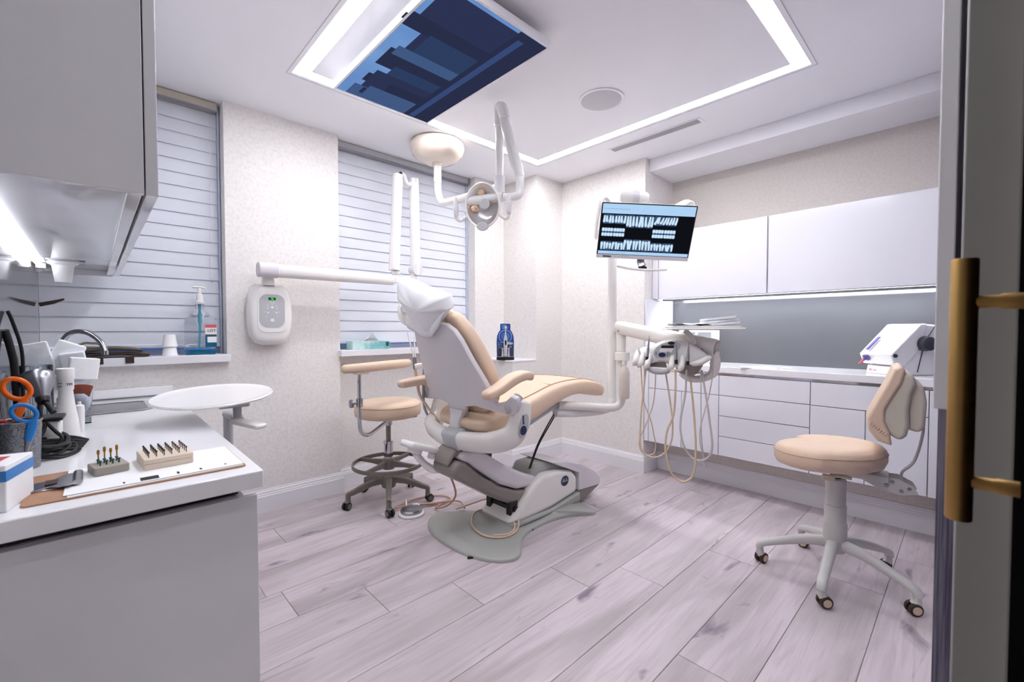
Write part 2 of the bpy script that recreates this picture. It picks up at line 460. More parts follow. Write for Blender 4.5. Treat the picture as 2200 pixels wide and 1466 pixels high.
# baseboards ------------------------------------------------------------------
def baseboard(name, a, b, nrm, h=.144, cut0=0, cut1=0):
    """moulded skirting from a to b on the floor, projecting along nrm; mitre cut offsets per unit projection"""
    a, b, n = V(a), V(b), V(nrm); d = (b-a).normalized()
    prof = [(0, 0), (.016, 0), (.016, h*.70), (.0135, h*.73), (.013, h*.80), (.0105, h*.82), (.010, h*.90), (.006, h*.945), (.005, h), (0, h)]
    R = [[a+n*p+V((0, 0, z))-d*(p*cut0) for p, z in prof], [b+n*p+V((0, 0, z))+d*(p*cut1) for p, z in prof]]
    return struct(MB().rings(R).build(name, 'trim', sm=20))
baseboard('baseboard_window', (.30, YW, 0), (1.285, YW, 0), (0, -1, 0), cut1=1)
baseboard('baseboard_niche', (1.285, YW+.075, 0), (2.59, YW+.075, 0), (0, -1, 0), cut1=-1)
baseboard('baseboard_pillar_return', (1.285, YW, 0), (1.285, YW+.075, 0), (1, 0, 0), cut0=1, cut1=-1)
baseboard('baseboard_ledge_side', (2.59, YW+.075, 0), (2.59, YC, 0), (-1, 0, 0), cut0=-1, cut1=1)
baseboard('baseboard_column', (2.59, YC, 0), (XW, YC, 0), (0, -1, 0), cut0=1, cut1=-1)
baseboard('baseboard_right', (XW, YC, 0), (XW, YE, 0), (-1, 0, 0), cut0=-1, cut1=1)
baseboard('baseboard_alcove_side', (XW, YE, 0), (3.46, YE, 0), (0, -1, 0), cut0=1, cut1=-1)
baseboard('baseboard_toe', (3.462, YE, 0), (3.462, YN, 0), (-1, 0, 0), cut0=-1, cut1=0)
struct(MB().box(3.463, 3.50, .05, YE-.002, 0, .269).build('trim_3', 'wallback', sm=0))   # toe-kick wall under the cabinets
baseboard('baseboard_near', (3.44, YN-.006, 0), (1.07, YN-.006, 0), (0, 1, 0))

# windows with blinds ----------------------------------------------------------
def window(name, x0, x1, label, sill_label, sx0, sx1):
    z0, z1 = 1.03, 2.50
    fr = .035; y0, y1 = YB+.045, YB+.085
    mb = MB()
    mb.box(x0, x1, y0, y1, z0-.02, z0+fr); mb.box(x0, x1, y0, y1, z1, ZC-.002)
    mb.box(x0, x0+fr, y0, y1, z0+fr, z1); mb.box(x1-fr, x1, y0, y1, z0+fr, z1)
    mb.box(x0+fr, x1-fr, y0, y1, 1.76, 1.80)
    wn = struct(mb.build(name, 'winframe', bevel=.003))
    for (a, b) in ((z0+fr, 1.76), (1.80, z1)):
        MB().box(x0+fr, x1-fr, y0+.016, y0+.022, a, b).build('pane', 'pane', wn, sm=0)
    # reveal frame seen beside the blind
    MB().box(x1-.012, x1-.001, YB-.02, y0, z0, ZC-.003).build('jamb_strip', 'winframe', wn, bevel=.002)
    # sill board
    MB().box(sx0, sx1, 3.088, YB+.05, .985, 1.03).build('window_sill', 'trim', wn, bevel=.003)
    # blind
    bl = thing('window_blind', label, 'blind', ((x0+x1)/2, YB, 1.05))
    MB().box(x0+.004, x1-.016, YB-.055, YB+.03, ZC-.048, ZC-.003).build('headrail', 'cream' if x0 < 0 else 'greyp', bl, bevel=.004)
    MB().box(x0+.004, x1-.016, YB-.058, YB-.03, ZC-.056, ZC-.049).build('headrail_trim', 'steel', bl)
    w0, w1 = x0+.002, x1-.0135
    pitch = .0785; first = None; z = ZC-.056-pitch*.5; k = 0
    while z > 1.085:
        if first is None:
            prof = []
            # curved closed slat: top leans to the room, bottom behind next
            for i in range(7):
                t = i/6; zz = (.5-t)*(pitch+.008); yy = -.0045+.009*(1-t)-.002*math.sin(PI*t)
                prof.append((yy, zz))
            R = [[V((xx, YB+yy, z+zz)) for yy, zz in prof]+[V((xx, YB+yy+.0022, z+zz)) for yy, zz in reversed(prof)] for xx in (w0, w1)]
            first = MB().rings(R).build('slat', 'blind', bl, sm=50)
            zf = z
        else:
            dup(first, bl, (0, 0, z-zf))
        z -= pitch
    MB().box(w0, w1, YB-.016, YB+.016, z+pitch*.5-.022, z+pitch*.5-.002).build('bottom_rail', 'blind', bl, bevel=.004)
    MB().tube([(w1-.04, YB-.03, ZC-.06), (w1-.04, YB-.03, 1.5)], .0014, 6).build('cord', 'trim', bl)
    MB().lathe([(.002, 0), (.005, .006), (.005, .03), (.002, .036)], (w1-.04, YB-.03, 1.465), n=10).build('cord_pull', 'clear', bl)
    return wn
window('window_1', XL, .588, 'closed pale blue slatted blind over the counter, left window', '', XL, .60)
window('window_2', 1.285, 2.531, 'closed white slatted blind behind the dental chair, wider window', '', 1.272, 2.56)

# speaker and air vent in the ceiling ------------------------------------------
sp = thing('ceiling_speaker', 'round white speaker grille flush in the ceiling', 'speaker', (2.239, 1.568, ZC))
MB().lathe([(.001, .0), (.118, .0), (.128, .004), (.128, .01)], (2.239, 1.568, ZC-.008), n=40).build('grille', mat('speaker_grille_mesh', (214, 213, 218), .6, var=.2, scale=900), sp)
MB().lathe([(.128, 0), (.135, .001), (.135, .006), (.128, .006)], (2.239, 1.568, ZC-.007), n=40).build('rim', 'ceil', sp)
vt = thing('air_vent', 'long narrow slotted air vent in the ceiling', 'vent', (2.93, 1.6, ZC))
vx0, vx1, vy0, vy1 = 2.885, 2.975, 1.25, 1.965
MB().box(vx0, vx1, vy0, vy0+.022, ZC-.004, ZC).box(vx0, vx1, vy1-.022, vy1, ZC-.004, ZC).box(vx0, vx0+.012, vy0+.022, vy1-.022, ZC-.004, ZC).box(vx1-.012, vx1, vy0+.022, vy1-.022, ZC-.004, ZC).build('frame', 'ceil', vt, bevel=.0015)
MB().box(vx0+.012, vx1-.012, vy0+.022, vy1-.022, ZC-.001, ZC-.0002).build('backing', 'ceil', vt)
for k in range(7):
    x = vx0+.0145+k*.0092
    MB().box(x, x+.004, vy0+.024, vy1-.024, ZC-.0035, ZC-.001).build('slat', 'greyp', vt)

# door at the right edge --------------------------------------------------------
dj = MB().box(.98, 1.045, -.047, .0136, 0, ZC)
struct(dj.build('door_frame_1', 'jamb', bevel=.003))['label'] = 'grey painted door frame'
door = struct(MB().box(.14, .862, -.085, -.041, .01, 2.55).build('door_1', 'doordark', bevel=.003))
hb = thing('door_pull', 'brushed brass bar handle on the dark open door', 'handle', (.746, -.05, 1.1))
MB().lathe([(.0115, 0), (.0122, .0015), (.0122, .3085), (.0115, .31)], (.746, .007, .953), n=28).build('bar', 'brass', hb)
for z in (1.212, 1.0):
    MB().lathe([(.0075, 0), (.0075, .025), (.009, .028), (.009, .0465)], (.746, .004, z), axis=(.05, -1, 0), n=20).build('post', 'brass', hb)
# ================================================================== RIGHT CABINETS
G = .0022
def front(mb_args, name, parent, m='gloss', label=None):
    return MB().box(*mb_args).build(name, m, parent, bevel=.0012, seg=1, label=label)
FX0, FX1 = XW+.004, XW+.022           # thickness of the fronts
def base_unit(name, label, y0, y1, fronts):
    t = thing(name, label, 'cabinet', (3.5, (y0+y1)/2, .27), group='white base cabinets on the right wall')
    MB().box(FX1+.001, XB-.004, y0+.001, y1-.001, .272, .85).build('body', 'gloss', t)
    for kind, a, b, z0, z1 in fronts:
        front((FX0, FX1, a+G, b-G, z0+G, z1-G), kind, t)
    return t
base_unit('base_cabinet', 'white base cabinet beside the wall corner, behind the hanging hoses', 1.248, YE-.002,
          [('filler', 1.80, 1.839, .27, .852), ('drawer', 1.248, 1.80, .706, .852), ('door', 1.525, 1.80, .27, .706), ('door', 1.248, 1.525, .27, .706)])
base_unit('base_cabinet', 'white base cabinet with a stack of four drawers', .692, 1.248,
          [('drawer', .692, 1.248, .706, .852), ('drawer', .692, 1.248, .559, .706), ('drawer', .692, 1.248, .411, .559), ('drawer', .692, 1.248, .27, .411)])
base_unit('base_cabinet', 'white base cabinet behind the doctor stool, below the mixing machine', .05, .692,
          [('drawer', .15, .692, .704, .852), ('door', .418, .692, .27, .704), ('door', .15, .418, .27, .704), ('filler', .052, .15, .27, .852)])
ct = thing('countertop', 'long white quartz worktop on the right-hand cabinets', 'countertop', (3.48, .95, .868))
MB().box(XW-.004, XB-.002, .05, YE-.002, .8685, .913).build('slab', 'quartz', ct, bevel=.003)
MB().box(XW+.012, XW+.03, .05, YE-.002, .8522, .868).build('metal_channel', 'chrome', ct, sm=0)
bs = tag(MB().box(XB-.012, XB-.002, .05, YE-.02, .9135, 1.43).build('backsplash', 'glassback', sm=0), 'grey glass backsplash above the right worktop', 'backsplash')
sidep = tag(MB().box(3.25, XB-.013, YE-.018, YE-.002, .914, 1.425).build('side_panel', 'gloss', bevel=.001), 'white side panel left of the grey backsplash', 'panel')
UX0, UX1 = 3.366, XB-.003
def upper(name, label, y0, y1):
    t = thing(name, label, 'cabinet', (3.55, (y0+y1)/2, 1.43), group='white wall cabinets on the right wall')
    MB().box(UX0+.02, UX1, y0+.001, y1-.001, 1.433, 1.957).build('body', 'gloss', t)
    MB().box(UX0, UX0+.018, y0+G, y1-G, 1.43, 1.96).build('door', 'gloss', t, bevel=.0012, seg=1)
    return t
upper('wall_cabinet', 'white wall cabinet with one wide plain door, behind the monitor', .982, 1.785)
upper('wall_cabinet', 'white wall cabinet with one wide plain door, right of the other', .05, .978)
fp = tag(MB().box(UX0+.001, UX1, 1.788, YE-.003, 1.43, 1.96).build('filler_panel', 'gloss', bevel=.001), 'narrow white filler beside the wall cabinets, left end', 'panel')
ls = thing('shelf_light_strip', 'bright LED strip under the right-hand wall cabinets', 'light', (3.55, .95, 1.425))
MB().box(3.50, 3.53, .06, YE-.03, 1.421, 1.4315).build('diffuser', 'led2', ls, sm=0)
MB().box(3.492, 3.499, .06, YE-.03, 1.417, 1.4325).build('housing', 'steel', ls, sm=0)

# ================================================================== LEFT CABINETS
lc = thing('left_base_cabinet', 'glossy white base cabinet in the left foreground', 'cabinet', (.05, 2.2, 0))
MB().box(XL+.002, .262, 1.322, YW-.004, .1, .742).build('body', 'gloss_l', lc)
MB().box(XL+.002, .308, 1.302, 1.32, .0, .742).build('end_panel', 'gloss_l', lc, bevel=.0015)
for k, (a, b) in enumerate(((1.322, 1.92), (1.92, 2.52), (2.52, 3.135))):
    MB().box(.264, .282, a+G, b-G, .102, .74).build('door', 'gloss_l', lc, bevel=.0012, seg=1)
MB().box(XL+.002, .2, 1.35, YW-.004, .0, .098).build('plinth', 'dark', lc)
MB().box(XL+.002, .27, 1.335, YW-.004, .744, .764).build('shadow_gap', 'dark', lc)  # dark colour stands in for the shadow in the gap below the slab
lt = thing('left_countertop', 'glossy white worktop in the left foreground', 'countertop', (.06, 2.2, .766))
MB().box(XL+.001, .318, 1.281, YW-.003, .766, .81).build('slab', 'quartz', lt, bevel=.003)
MB().box(XL+.001, .318, YW-.03, YW-.004, .8105, .862).build('upstand', 'quartz', lt, bevel=.002)
MB().box(XL+.02, .318, YW-.036, YW-.031, .8105, .818).build('metal_seal', 'steel', lt)
sb = thing('sink_basin', 'shallow inset steel sink behind the napkins, below the tap', 'sink', (.04, 2.72, .81))
MB().sweep([(x, y, .8125) for x, y in rrect(.32, .34, .05, 6, .03, 2.78)], .02, .004, n=8, e=.6, closed=True).build('rim', 'chrome', sb)
MB().prism(rrect(.3, .32, .045, 6, .03, 2.78), .8102, .8112).build('bowl', 'steel', sb)
tg = tag(MB().box(XL+.0005, XL+.006, 1.3, YW-.002, .8105, 1.455).build('left_backsplash', 'glassback', sm=0), 'grey glass backsplash on the left wall', 'backsplash')
lu = thing('left_wall_cabinet', 'large glossy white wall cabinet in the upper left foreground', 'cabinet', (0, 2.1, 1.46))
MB().box(XL+.002, .081, 1.207, YW-.012, 1.485, ZC-.004).build('body', 'gloss_l', lu, bevel=.002)
MB().box(XL+.002, .082, 1.19, 1.206, 1.46, ZC-.004).build('end_panel', 'gloss_l', lu, bevel=.0015)
MB().box(.055, .079, 1.207, YW-.012, 1.46, 1.484).build('bottom_lip', 'gloss_l', lu, bevel=.0015)
MB().box(XL+.002, .079, YW-.03, YW-.012, 1.455, 1.4845).build('bottom_lip', 'gloss_l', lu, bevel=.0015)
for a, b in ((1.19, 2.16), (2.163, YW-.012)):
    MB().box(.0845, .105, a, b, 1.46, ZC-.006).build('door', 'gloss_l', lu, bevel=.0015)
ll = thing('left_light_strip', 'bright LED tube under the left wall cabinet', 'light', (-.16, 2.2, 1.475))
MB().sweep([(-.172, 1.25, 1.474), (-.172, 2.93, 1.474)], .018, .016, n=12, e=.7).build('diffuser', 'led3', ll)
MB().box(-.185, -.15, 1.236, 1.25, 1.458, 1.4835).box(-.185, -.15, 2.93, 2.944, 1.458, 1.4835).build('end_cap', 'steel', ll, bevel=.002)
cd_ = thing('cup_dispenser', 'white paper cup in a holder under the left wall cabinet', 'cup dispenser', (-.09, 2.84, 1.48))
MB().box(-.15, -.02, 2.76, 2.93, 1.4815, 1.4845).build('mounting_plate', 'clear', cd_)
MB().lathe([(.03, 0), (.034, .012), (.034, .03)], (-.094, 2.855, 1.45), n=24).build('holder_ring', 'plastic', cd_)
MB().lathe([(.026, 0), (.0275, .002), (.037, .075), (.039, .078), (.0375, .08), (.036, .076), (.026, .004)], (-.094, 2.855, 1.392), n=28).build('cup', 'paper', cd_)
MB().lathe([(.036, .0), (.05, .008), (.055, .016), (.053, .017), (.036, .004)], (-.094, 2.855, 1.468), n=16).build('torn_wrapper', 'paper', cd_)

# ================================================================== CEILING TELEVISION
ZT = ZC-.085
tx0, tx1, ty0, ty1 = .962, 1.545, 1.37, 2.392
tv = thing('ceiling_television', 'flat television with a blue city skyline, hung under the ceiling', 'television', ((tx0+tx1)/2, (ty0+ty1)/2, ZC))
MB().box(tx0, tx1, ty0, ty1, ZT+.004, ZT+.034).build('case', 'plastic2', tv, bevel=.004)
MB().box(tx0+.16, tx1-.16, ty0+.25, ty1-.25, ZT+.034, ZC-.001).build('ceiling_mount', 'steel', tv, bevel=.003)
for a in ((tx0-.004, tx0+.008, ty0-.004, ty1+.004), (tx1-.008, tx1+.004, ty0-.004, ty1+.004), (tx0+.008, tx1-.008, ty0-.004, ty0+.008), (tx0+.008, tx1-.008, ty1-.008, ty1+.004)):
    MB().box(*a, ZT-.002, ZT+.036).build('bezel', 'trim', tv, bevel=.002)
SKY = bpy.data.materials.new('dusk_sky_picture'); SKY.use_nodes = True
nt = SKY.node_tree; nt.nodes.remove(nt.nodes['Principled BSDF'])
e_ = nt.nodes.new('ShaderNodeEmission'); e_.inputs[1].default_value = SCR
tc = nt.nodes.new('ShaderNodeTexCoord'); nz = nt.nodes.new('ShaderNodeTexNoise'); nz.inputs['Scale'].default_value = 4
rp = nt.nodes.new('ShaderNodeValToRGB'); rp.color_ramp.elements[0].color = lin((74, 112, 175)); rp.color_ramp.elements[1].color = lin((128, 168, 218))
nt.links.new(tc.outputs['Object'], nz.inputs['Vector']); nt.links.new(nz.outputs['Fac'], rp.inputs[0]); nt.links.new(rp.outputs[0], e_.inputs[0]); nt.links.new(e_.outputs[0], nt.nodes['Material Output'].inputs[0])
scr = MB().box(tx0+.008, tx1-.008, ty0+.008, ty1-.008, ZT, ZT+.004).build('screen', SKY, tv, sm=0)
# buildings: base of the town toward +x, tops toward -x
bmats = [screen_windows('tower_grid_a', (38, 56, 96), (84, 114, 164), .75, 62, 62), screen_windows('tower_grid_b', (44, 60, 98), (58, 78, 120), .7, 200, 60),
         screen_windows('tower_grid_c', (42, 48, 80), (58, 66, 104), .7, 60, 220), emis('tower_flat', (48, 54, 84), .75*SCR), emis('street_blue', (62, 82, 132), .8*SCR)]
px1 = tx1-.0085
bl_ = [(.79, 1.0, .05, 2), (.70, .80, .0, 3), (.55, .70, .17, 2), (.50, .72, .24, 1), (.42, .56, .12, 0), (.36, .48, .08, 3), (.20, .40, .24, 1), (.12, .31, .15, 2), (.10, .24, .35, 3), (.0, .12, .09, 0), (.0, .15, .22, 0)]
for i, (a, b, h, mi) in enumerate(bl_):
    ya, yb = ty1-.009-(1.002-.018)*b, ty1-.009-(1.002-.018)*a
    xa = tx0+.009+.55*h
    MB().box(xa, px1, ya, yb, ZT-.0003-.0001*i, ZT).build('skyline_tower', bmats[mi], scr, sm=0)
    if i % 3 == 1: MB().box(xa-.022, xa, ya+(yb-ya)*.25, ya+(yb-ya)*.7, ZT-.0003-.0001*i, ZT).build('skyline_tower', bmats[3], scr, sm=0)
MB().box(tx0+.41, px1, ty0+.009, ty1-.009, ZT-.0022, ZT-.0018).build('skyline_street', bmats[3], scr, sm=0)
MB().box(tx0+.44, tx0+.475, ty0+.06, ty1-.02, ZT-.0026, ZT-.0022).build('skyline_street', bmats[4], scr, sm=0)

# ================================================================== WALL X-RAY UNIT
xr = thing('dental_xray_unit', 'white wall-mounted dental x-ray unit with folding arm', 'x-ray unit', (.82, YW, 1.08))
T = frame((.815, YW-.001, 1.273), (1, 0, 0), (0, -1, 0))
body = [(x*1.0, y) for x, y in [(-.075, .19), (0, .196), (.075, .19), (.105, .165), (.122, .11), (.128, .02), (.126, -.06), (.115, -.13), (.09, -.175), (.05, -.192), (-.05, -.192), (-.09, -.175), (-.115, -.13), (-.126, -.06), (-.128, .02), (-.122, .11), (-.105, .165)]]
R = []
for k, (s_, z_) in enumerate(((.94, 0), (1, .012), (1, .06), (.97, .08), (.9, .095), (.78, .103))):
    R.append([T @ V((x*s_, y*s_, z_)) for x, y in body])
MB().rings(R).build('control_box', 'plastic', xr, sm=60)
face = [(x*.7, y*.68+.01) for x, y in rrect(.235, .36, .07, 6)]
MB().prism(face, .100, .106, T).build('fascia', 'plastic', xr, bevel=.002)
pan = MB().prism([(x*.62, y*.58+.022) for x, y in rrect(.235, .36, .08, 6)], .106, .1075, T).build('key_panel', 'greyp', xr)
MB().prism(rrect(.042, .016, .002, 2, 0, .098), .1075, .1085, T).build('display', 'lcd', pan)
text('16', .016, 'lcdtxt', pan, T @ Matrix.Translation((0, .098, .109)), 'display_digits')
for kx, ky, kr in ((0, .045, .009), (-.024, .055, .004), (.024, .055, .004), (-.026, .04, .004), (.026, .04, .004), (0, .066, .004), (-.024, .012, .006), (.024, .012, .006), (-.04, .016, .003), (.04, .016, .003), (-.01, .075, .004), (.01, .075, .004), (0, -.035, .012), (-.03, -.012, .003), (.03, -.012, .003)):
    MB().prism(ellipse(kr, kr*.85, 14, kx, ky), .1075, .109, T).build('key', 'plastic', pan)
MB().prism(ellipse(.028, .014, 20, 0, -.052), .1075, .1082, T).build('key', 'greyp', pan)
MB().prism(rrect(.026, .018, .002, 2, 0, -.140), .092, .0985, T).build('power_switch', 'black', xr)
MB().prism(ellipse(.009, .006, 14, -.04, .146), .088, .0915, T).build('round_key', 'greyp', xr)
MB().lathe([(.036, 0), (.037, .03), (.035, .035), (.035, .06), (.03, .066)], (.80, 3.06, 1.455), n=24).build('arm_pivot', 'plastic', xr)
MB().sweep([(.735, 3.0, 1.545), (.745, 3.0, 1.545), (1.62, 2.985, 1.545)], [.062, .078, .07], [.075, .085, .075], n=20, e=.8).build('horizontal_arm', 'plastic', xr, bevel=.004)
MB().sweep([(.728, 3.0, 1.545), (.84, 3.0, 1.545)], .088, .092, n=20, e=.8).build('arm_cap', 'plastic2', xr, bevel=.006)
MB().lathe([(.034, 0), (.034, .03), (.026, .036), (.026, .06), (.032, .064), (.032, .085)], (1.645, 2.985, 1.53), n=20).build('elbow', 'plastic', xr)
def leg_(p0, p1, w_, name):
    q0, q1 = V(p0), V(p1)
    MB().sweep([q0, q0.lerp(q1, .22), q0.lerp(q1, .24), q0.lerp(q1, .9), q0.lerp(q1, .92), q1], [w_*1.08, w_*1.12, w_, w_, w_*.97, w_*.97], [w_*.9]*6, n=16, e=.7).build(name, 'plastic', xr)
leg_((1.632, 2.985, 1.62), (1.668, 2.985, 2.335), .078, 'lower_scissor_arm')
leg_((1.815, 2.985, 1.60), (1.805, 2.985, 2.335), .076, 'upper_scissor_arm')
MB().sweep([(1.672, 2.985, 2.30), (1.672, 2.985, 2.34)], .07, .06, n=16, e=.8).build('silver_collar', 'steel', xr)
MB().tube(smooth([(1.68, 2.975, 2.335), (1.71, 2.97, 2.34), (1.73, 2.97, 2.29), (1.76, 2.975, 2.28), (1.785, 2.98, 2.30)], 5), .016).build('hinge_link', 'plastic', xr)
MB().cyl((1.675, 2.95, 2.34), (1.675, 3.0, 2.34), .012).build('hinge_bolt', 'black', xr)
MB().sweep([(1.815, 2.945, 1.64), (1.815, 3.02, 1.64)], .09, .09, n=20).build('hinge_disc', 'plastic2', xr)
MB().cyl((1.80, 2.985, 1.60), (1.795, 2.985, 1.40), .022).build('yoke_stem', 'plastic', xr)
hd = MB().ball((1.735, 2.96, 1.315), .1, 20, (.8, .8, 1.1)).build('tube_head', 'plastic', xr, sm=60)
MB().lathe([(.001, 0), (.034, 0), (.036, .004), (.036, .05)], (1.672, 2.885, 1.335), axis=(.45, 1, 0), n=24).build('angle_dial', 'greyp', xr)

# ================================================================== OPERATING LIGHT
ol = thing('operating_light', 'dental operating light hanging from a round ceiling dome', 'lamp', (1.877, 2.77, ZC))
MB().lathe([(.03, -.150), (.07, -.148), (.14, -.128), (.185, -.085), (.2, -.04), (.195, -.012), (.185, -.002), (.001, -.002)], (1.877, 2.77, ZC), n=48).build('ceiling_dome', 'domecream', ol, sm=60)
MB().lathe([(.036, -.168), (.038, -.16), (.038, -.142)], (1.877, 2.77, ZC), n=20).build('dome_collar', 'domecream', ol)
MB().cyl((1.877, 2.77, ZC-.16), (1.877, 2.77, ZC-.29), .0285, n=20).build('collar_sleeve', 'plastic', ol)
pp = smooth([(1.877, 2.77, 2.29), (1.877, 2.768, 2.235), (1.875, 2.752, 2.175), (1.871, 2.715, 2.125), (1.866, 2.655, 2.102), (1.84, 2.40, 2.075), (1.80, 2.05, 2.045), (1.79, 1.985, 2.04)], 6)
MB().tube(pp, .0255, 16).build('swing_pipe', 'enamel', ol)
MB().cyl((1.79, 1.985, 2.0), (1.79, 1.985, 2.10), .032, n=20).build('tube_socket', 'plastic2', ol)
MB().cyl((1.79, 1.985, 2.10), (1.79, 1.985, 2.43), .024, n=20).build('upright_tube', 'plastic', ol)
kn = smooth([(1.79, 1.985, 2.40), (1.789, 1.985, 2.46), (1.785, 1.978, 2.50), (1.782, 1.955, 2.495), (1.785, 1.93, 2.43)], 4)
MB().sweep(kn, [.058, .064, .066, .064, .058], [.06, .066, .066, .066, .06], n=16, e=.85, rend=.012).build('top_knuckle', 'plastic', ol, sm=60)
MB().sweep([(1.784, 1.945, 2.44), (1.783, 1.90, 2.32), (1.78, 1.83, 2.13), (1.778, 1.80, 2.05)], [.055, .062, .062, .054], [.05, .062, .062, .052], up=(0, 1, 0), n=16, e=.8, rend=.012).build('spring_arm', 'plastic', ol)
MB().box(1.765, 1.79, 1.79, 1.815, 2.035, 2.06).build('arm_joint', 'black', ol)
yk = smooth([(1.778, 1.797, 2.05), (1.776, 1.796, 1.98), (1.768, 1.80, 1.945), (1.735, 1.83, 1.935), (1.70, 1.86, 1.935)], 5)
MB().tube(yk, [.024, .024, .024, .021, .02], 14).build('yoke', 'plastic', ol)
# head faces the camera side and downwards
fc = V((-.80, -.58, -.12)).normalized()
hc = V((1.615, 1.935, 1.885))
side = fc.cross(V((0, 0, 1))).normalized(); upn = side.cross(fc)
TL = frame(hc, -side, fc)     # local x = toward picture right? , z = facing
TLm = TL
prof = [(.001, -.077), (.02, -.075), (.06, -.07), (.085, -.045), (.1, -.01), (.103, .0)]
MB().lathe(prof, hc, fc, 40, sx=.98, sy=1.22, xdir=side, cap=False).build('head_shell', 'plastic', ol, sm=60)
MB().lathe([(.097, .002), (.08, -.03), (.05, -.052), (.001, -.055)], hc, fc, 40, sx=.98, sy=1.22, xdir=side, cap=False).build('reflector', 'lens', ol, sm=60)
MB().sweep([hc+side*(.1*math.cos(a)*.98)+upn*(.1*math.sin(a)*1.22) for a in [2*PI*k/40 for k in range(40)]], .013, None, n=8, closed=True).build('rim', 'plastic', ol)
MB().lathe([(.103, .0005), (.07, .016), (.03, .022), (.001, .023)], hc, fc, 40, sx=.95, sy=1.19, xdir=side, cap=False).build('front_cover', 'clearthin', ol, sm=60)
bp0 = hc-fc*.045
MB().lathe([(.022, 0), (.022, .05), (.03, .055), (.03, .095), (.027, .1), (.001, .1)], bp0, (fc+side*-.25).normalized(), 24).build('bulb_holder', 'greyp', ol)
MB().lathe([(.018, 0), (.018, .03)], bp0, (fc+side*-.1).normalized(), 18).build('bulb_socket', 'darkgrey', ol)
for q_, r_ in ((side*.052-upn*.012, .024), (side*-.045+upn*.028, .02), (upn*.075+side*.012, .022)):
    MB().ball(hc-fc*.028+q_, r_, 12, (1, 1, .8)).build('amber_dichroic_spot', 'amber', ol)
MB().prism(ellipse(.034, .024, 24, 0, 0), 0, .018, frame(hc-upn*.118+fc*.004, side, fc)).build('sensor', 'greyp', ol, bevel=.004)
for s_ in (-1, 1):
    c0 = hc+side*(s_*.098)-upn*.055
    pts = smooth([c0, c0+side*s_*.03-upn*.022, c0+side*s_*.05-upn*.015+fc*.01, c0+side*s_*.055+upn*.01+fc*.015], 4)
    MB().tube(pts, .010, 10).build('handle_bracket', 'plastic', ol)
    h0 = c0+side*s_*.055-upn*.01+fc*.015
    MB().lathe([(.004, 0), (.013, .012), (.0165, .05), (.012, .1), (.005, .118)], h0, upn, 16).build('handle', 'plastic2', ol, sm=60)
MB().cyl(hc+side*.095+upn*.03-fc*.03, V((1.70, 1.86, 1.935)), .028, .026).build('head_hub', 'plastic', ol)

# ================================================================== MONITOR ON POLE
mc = V((2.348, 1.326, 1.748))
mxd = V((.388, -.382, -.026)).normalized(); mn = V((-.667, -.652, -.359))
TM = frame(mc, mxd, mn)
mo = thing('monitor', 'thin monitor on a white pole showing tooth x-rays', 'monitor', (2.52, 1.67, .69))
MW, MH = .545, .316
MB().prism(rrect(MW, MH, .006, 3), -.022, -.003, TM).build('case', 'plastic', mo, bevel=.002)
MB().prism(rrect(MW, MH, .006, 3), -.003, -.0005, TM).build('bezel', 'black', mo)
MB().prism(rrect(MW, .022, .003, 2, 0, -MH/2+.009), -.003, .0006, TM).build('lower_bezel', 'plastic2', mo)
XS = {'k': emis('screen_black', (18, 20, 26), .8*SCR), 'b': emis('screen_toolbar_blue', (176, 212, 246), SCR), 'g': emis('screen_film_grey', (66, 92, 128), .9*SCR), 'w': emis('screen_film_white', (205, 230, 250), SCR), 'd': emis('screen_icon_dark', (60, 70, 90), .8*SCR)}
scr = MB().prism([(-.266, -.135), (.266, -.135), (.266, .152), (-.266, .152)], -.0005, .0002, TM).build('screen', XS['k'], mo)
MB().prism([(-.266, .098), (.266, .098), (.266, .152), (-.266, .152)], .0002, .0004, TM).build('toolbar', XS['b'], scr)
MB().prism([(-.266, -.135), (.266, -.135), (.266, -.117), (-.266, -.117)], .0002, .0004, TM).build('taskbar', XS['b'], scr)
def tile(x0, x1, y0, y1, kind, seed):
    rd = random.Random(seed); mb = MB()
    mb.cm = 0; mb.prism(rrect(x1-x0, y1-y0, .006, 2, (x0+x1)/2, (y0+y1)/2), .0002, .0004, TM)
    mb.cm = 1; n = 4 if x1-x0 > .06 else 3
    wd = (x1-x0)/n
    for i in range(n):
        cx = x0+wd*(i+.5); lean = rd.uniform(-.3, .3)*wd+(kind == 'lean')*wd*.5
        if kind == 'bite':
            for (a, b) in ((y0+.002, (y0+y1)/2-.004), ((y0+y1)/2+.004, y1-.002)):
                mb.prism(rrect(wd*.94, b-a, wd*.3, 3, cx, (a+b)/2), .0004, .0005, TM)
        else:
            a, b = y0+.004+rd.uniform(0, .006), y1-.004-rd.uniform(0, .004)
            hw = wd*.44
            pts = [(cx-hw, a+.008), (cx-hw*.7, a), (cx+hw*.7, a), (cx+hw, a+.008), (cx+hw*.86+lean*.6, (a+b)/2), (cx+hw*.6+lean, b), (cx-hw*.6+lean, b), (cx-hw*.86+lean*.6, (a+b)/2)]
            if kind == 'low': pts = [(p, y0+y1-q) for p, q in reversed(pts)]
            mb.prism(pts, .0004, .0005, TM)
    return mb.build('xray_film', [XS['g'], XS['w']], scr, sm=0)
xx = -.259
W1, W2 = .068, .053
def row(y0, y1, y0c, kind, s0):
    x = -.259
    for i in range(7):
        ww = W2 if 2 <= i <= 4 else W1
        tile(x+.001, x+ww-.001, (y0c[0] if 2 <= i <= 4 else y0), (y0c[1] if 2 <= i <= 4 else y1), ('lean' if kind == 'up' and i > 4 else kind), s0+i); x += ww
row(.040, .092, (.022, .092), 'up', 10)
row(-.112, -.060, (-.112, -.045), 'low', 30)
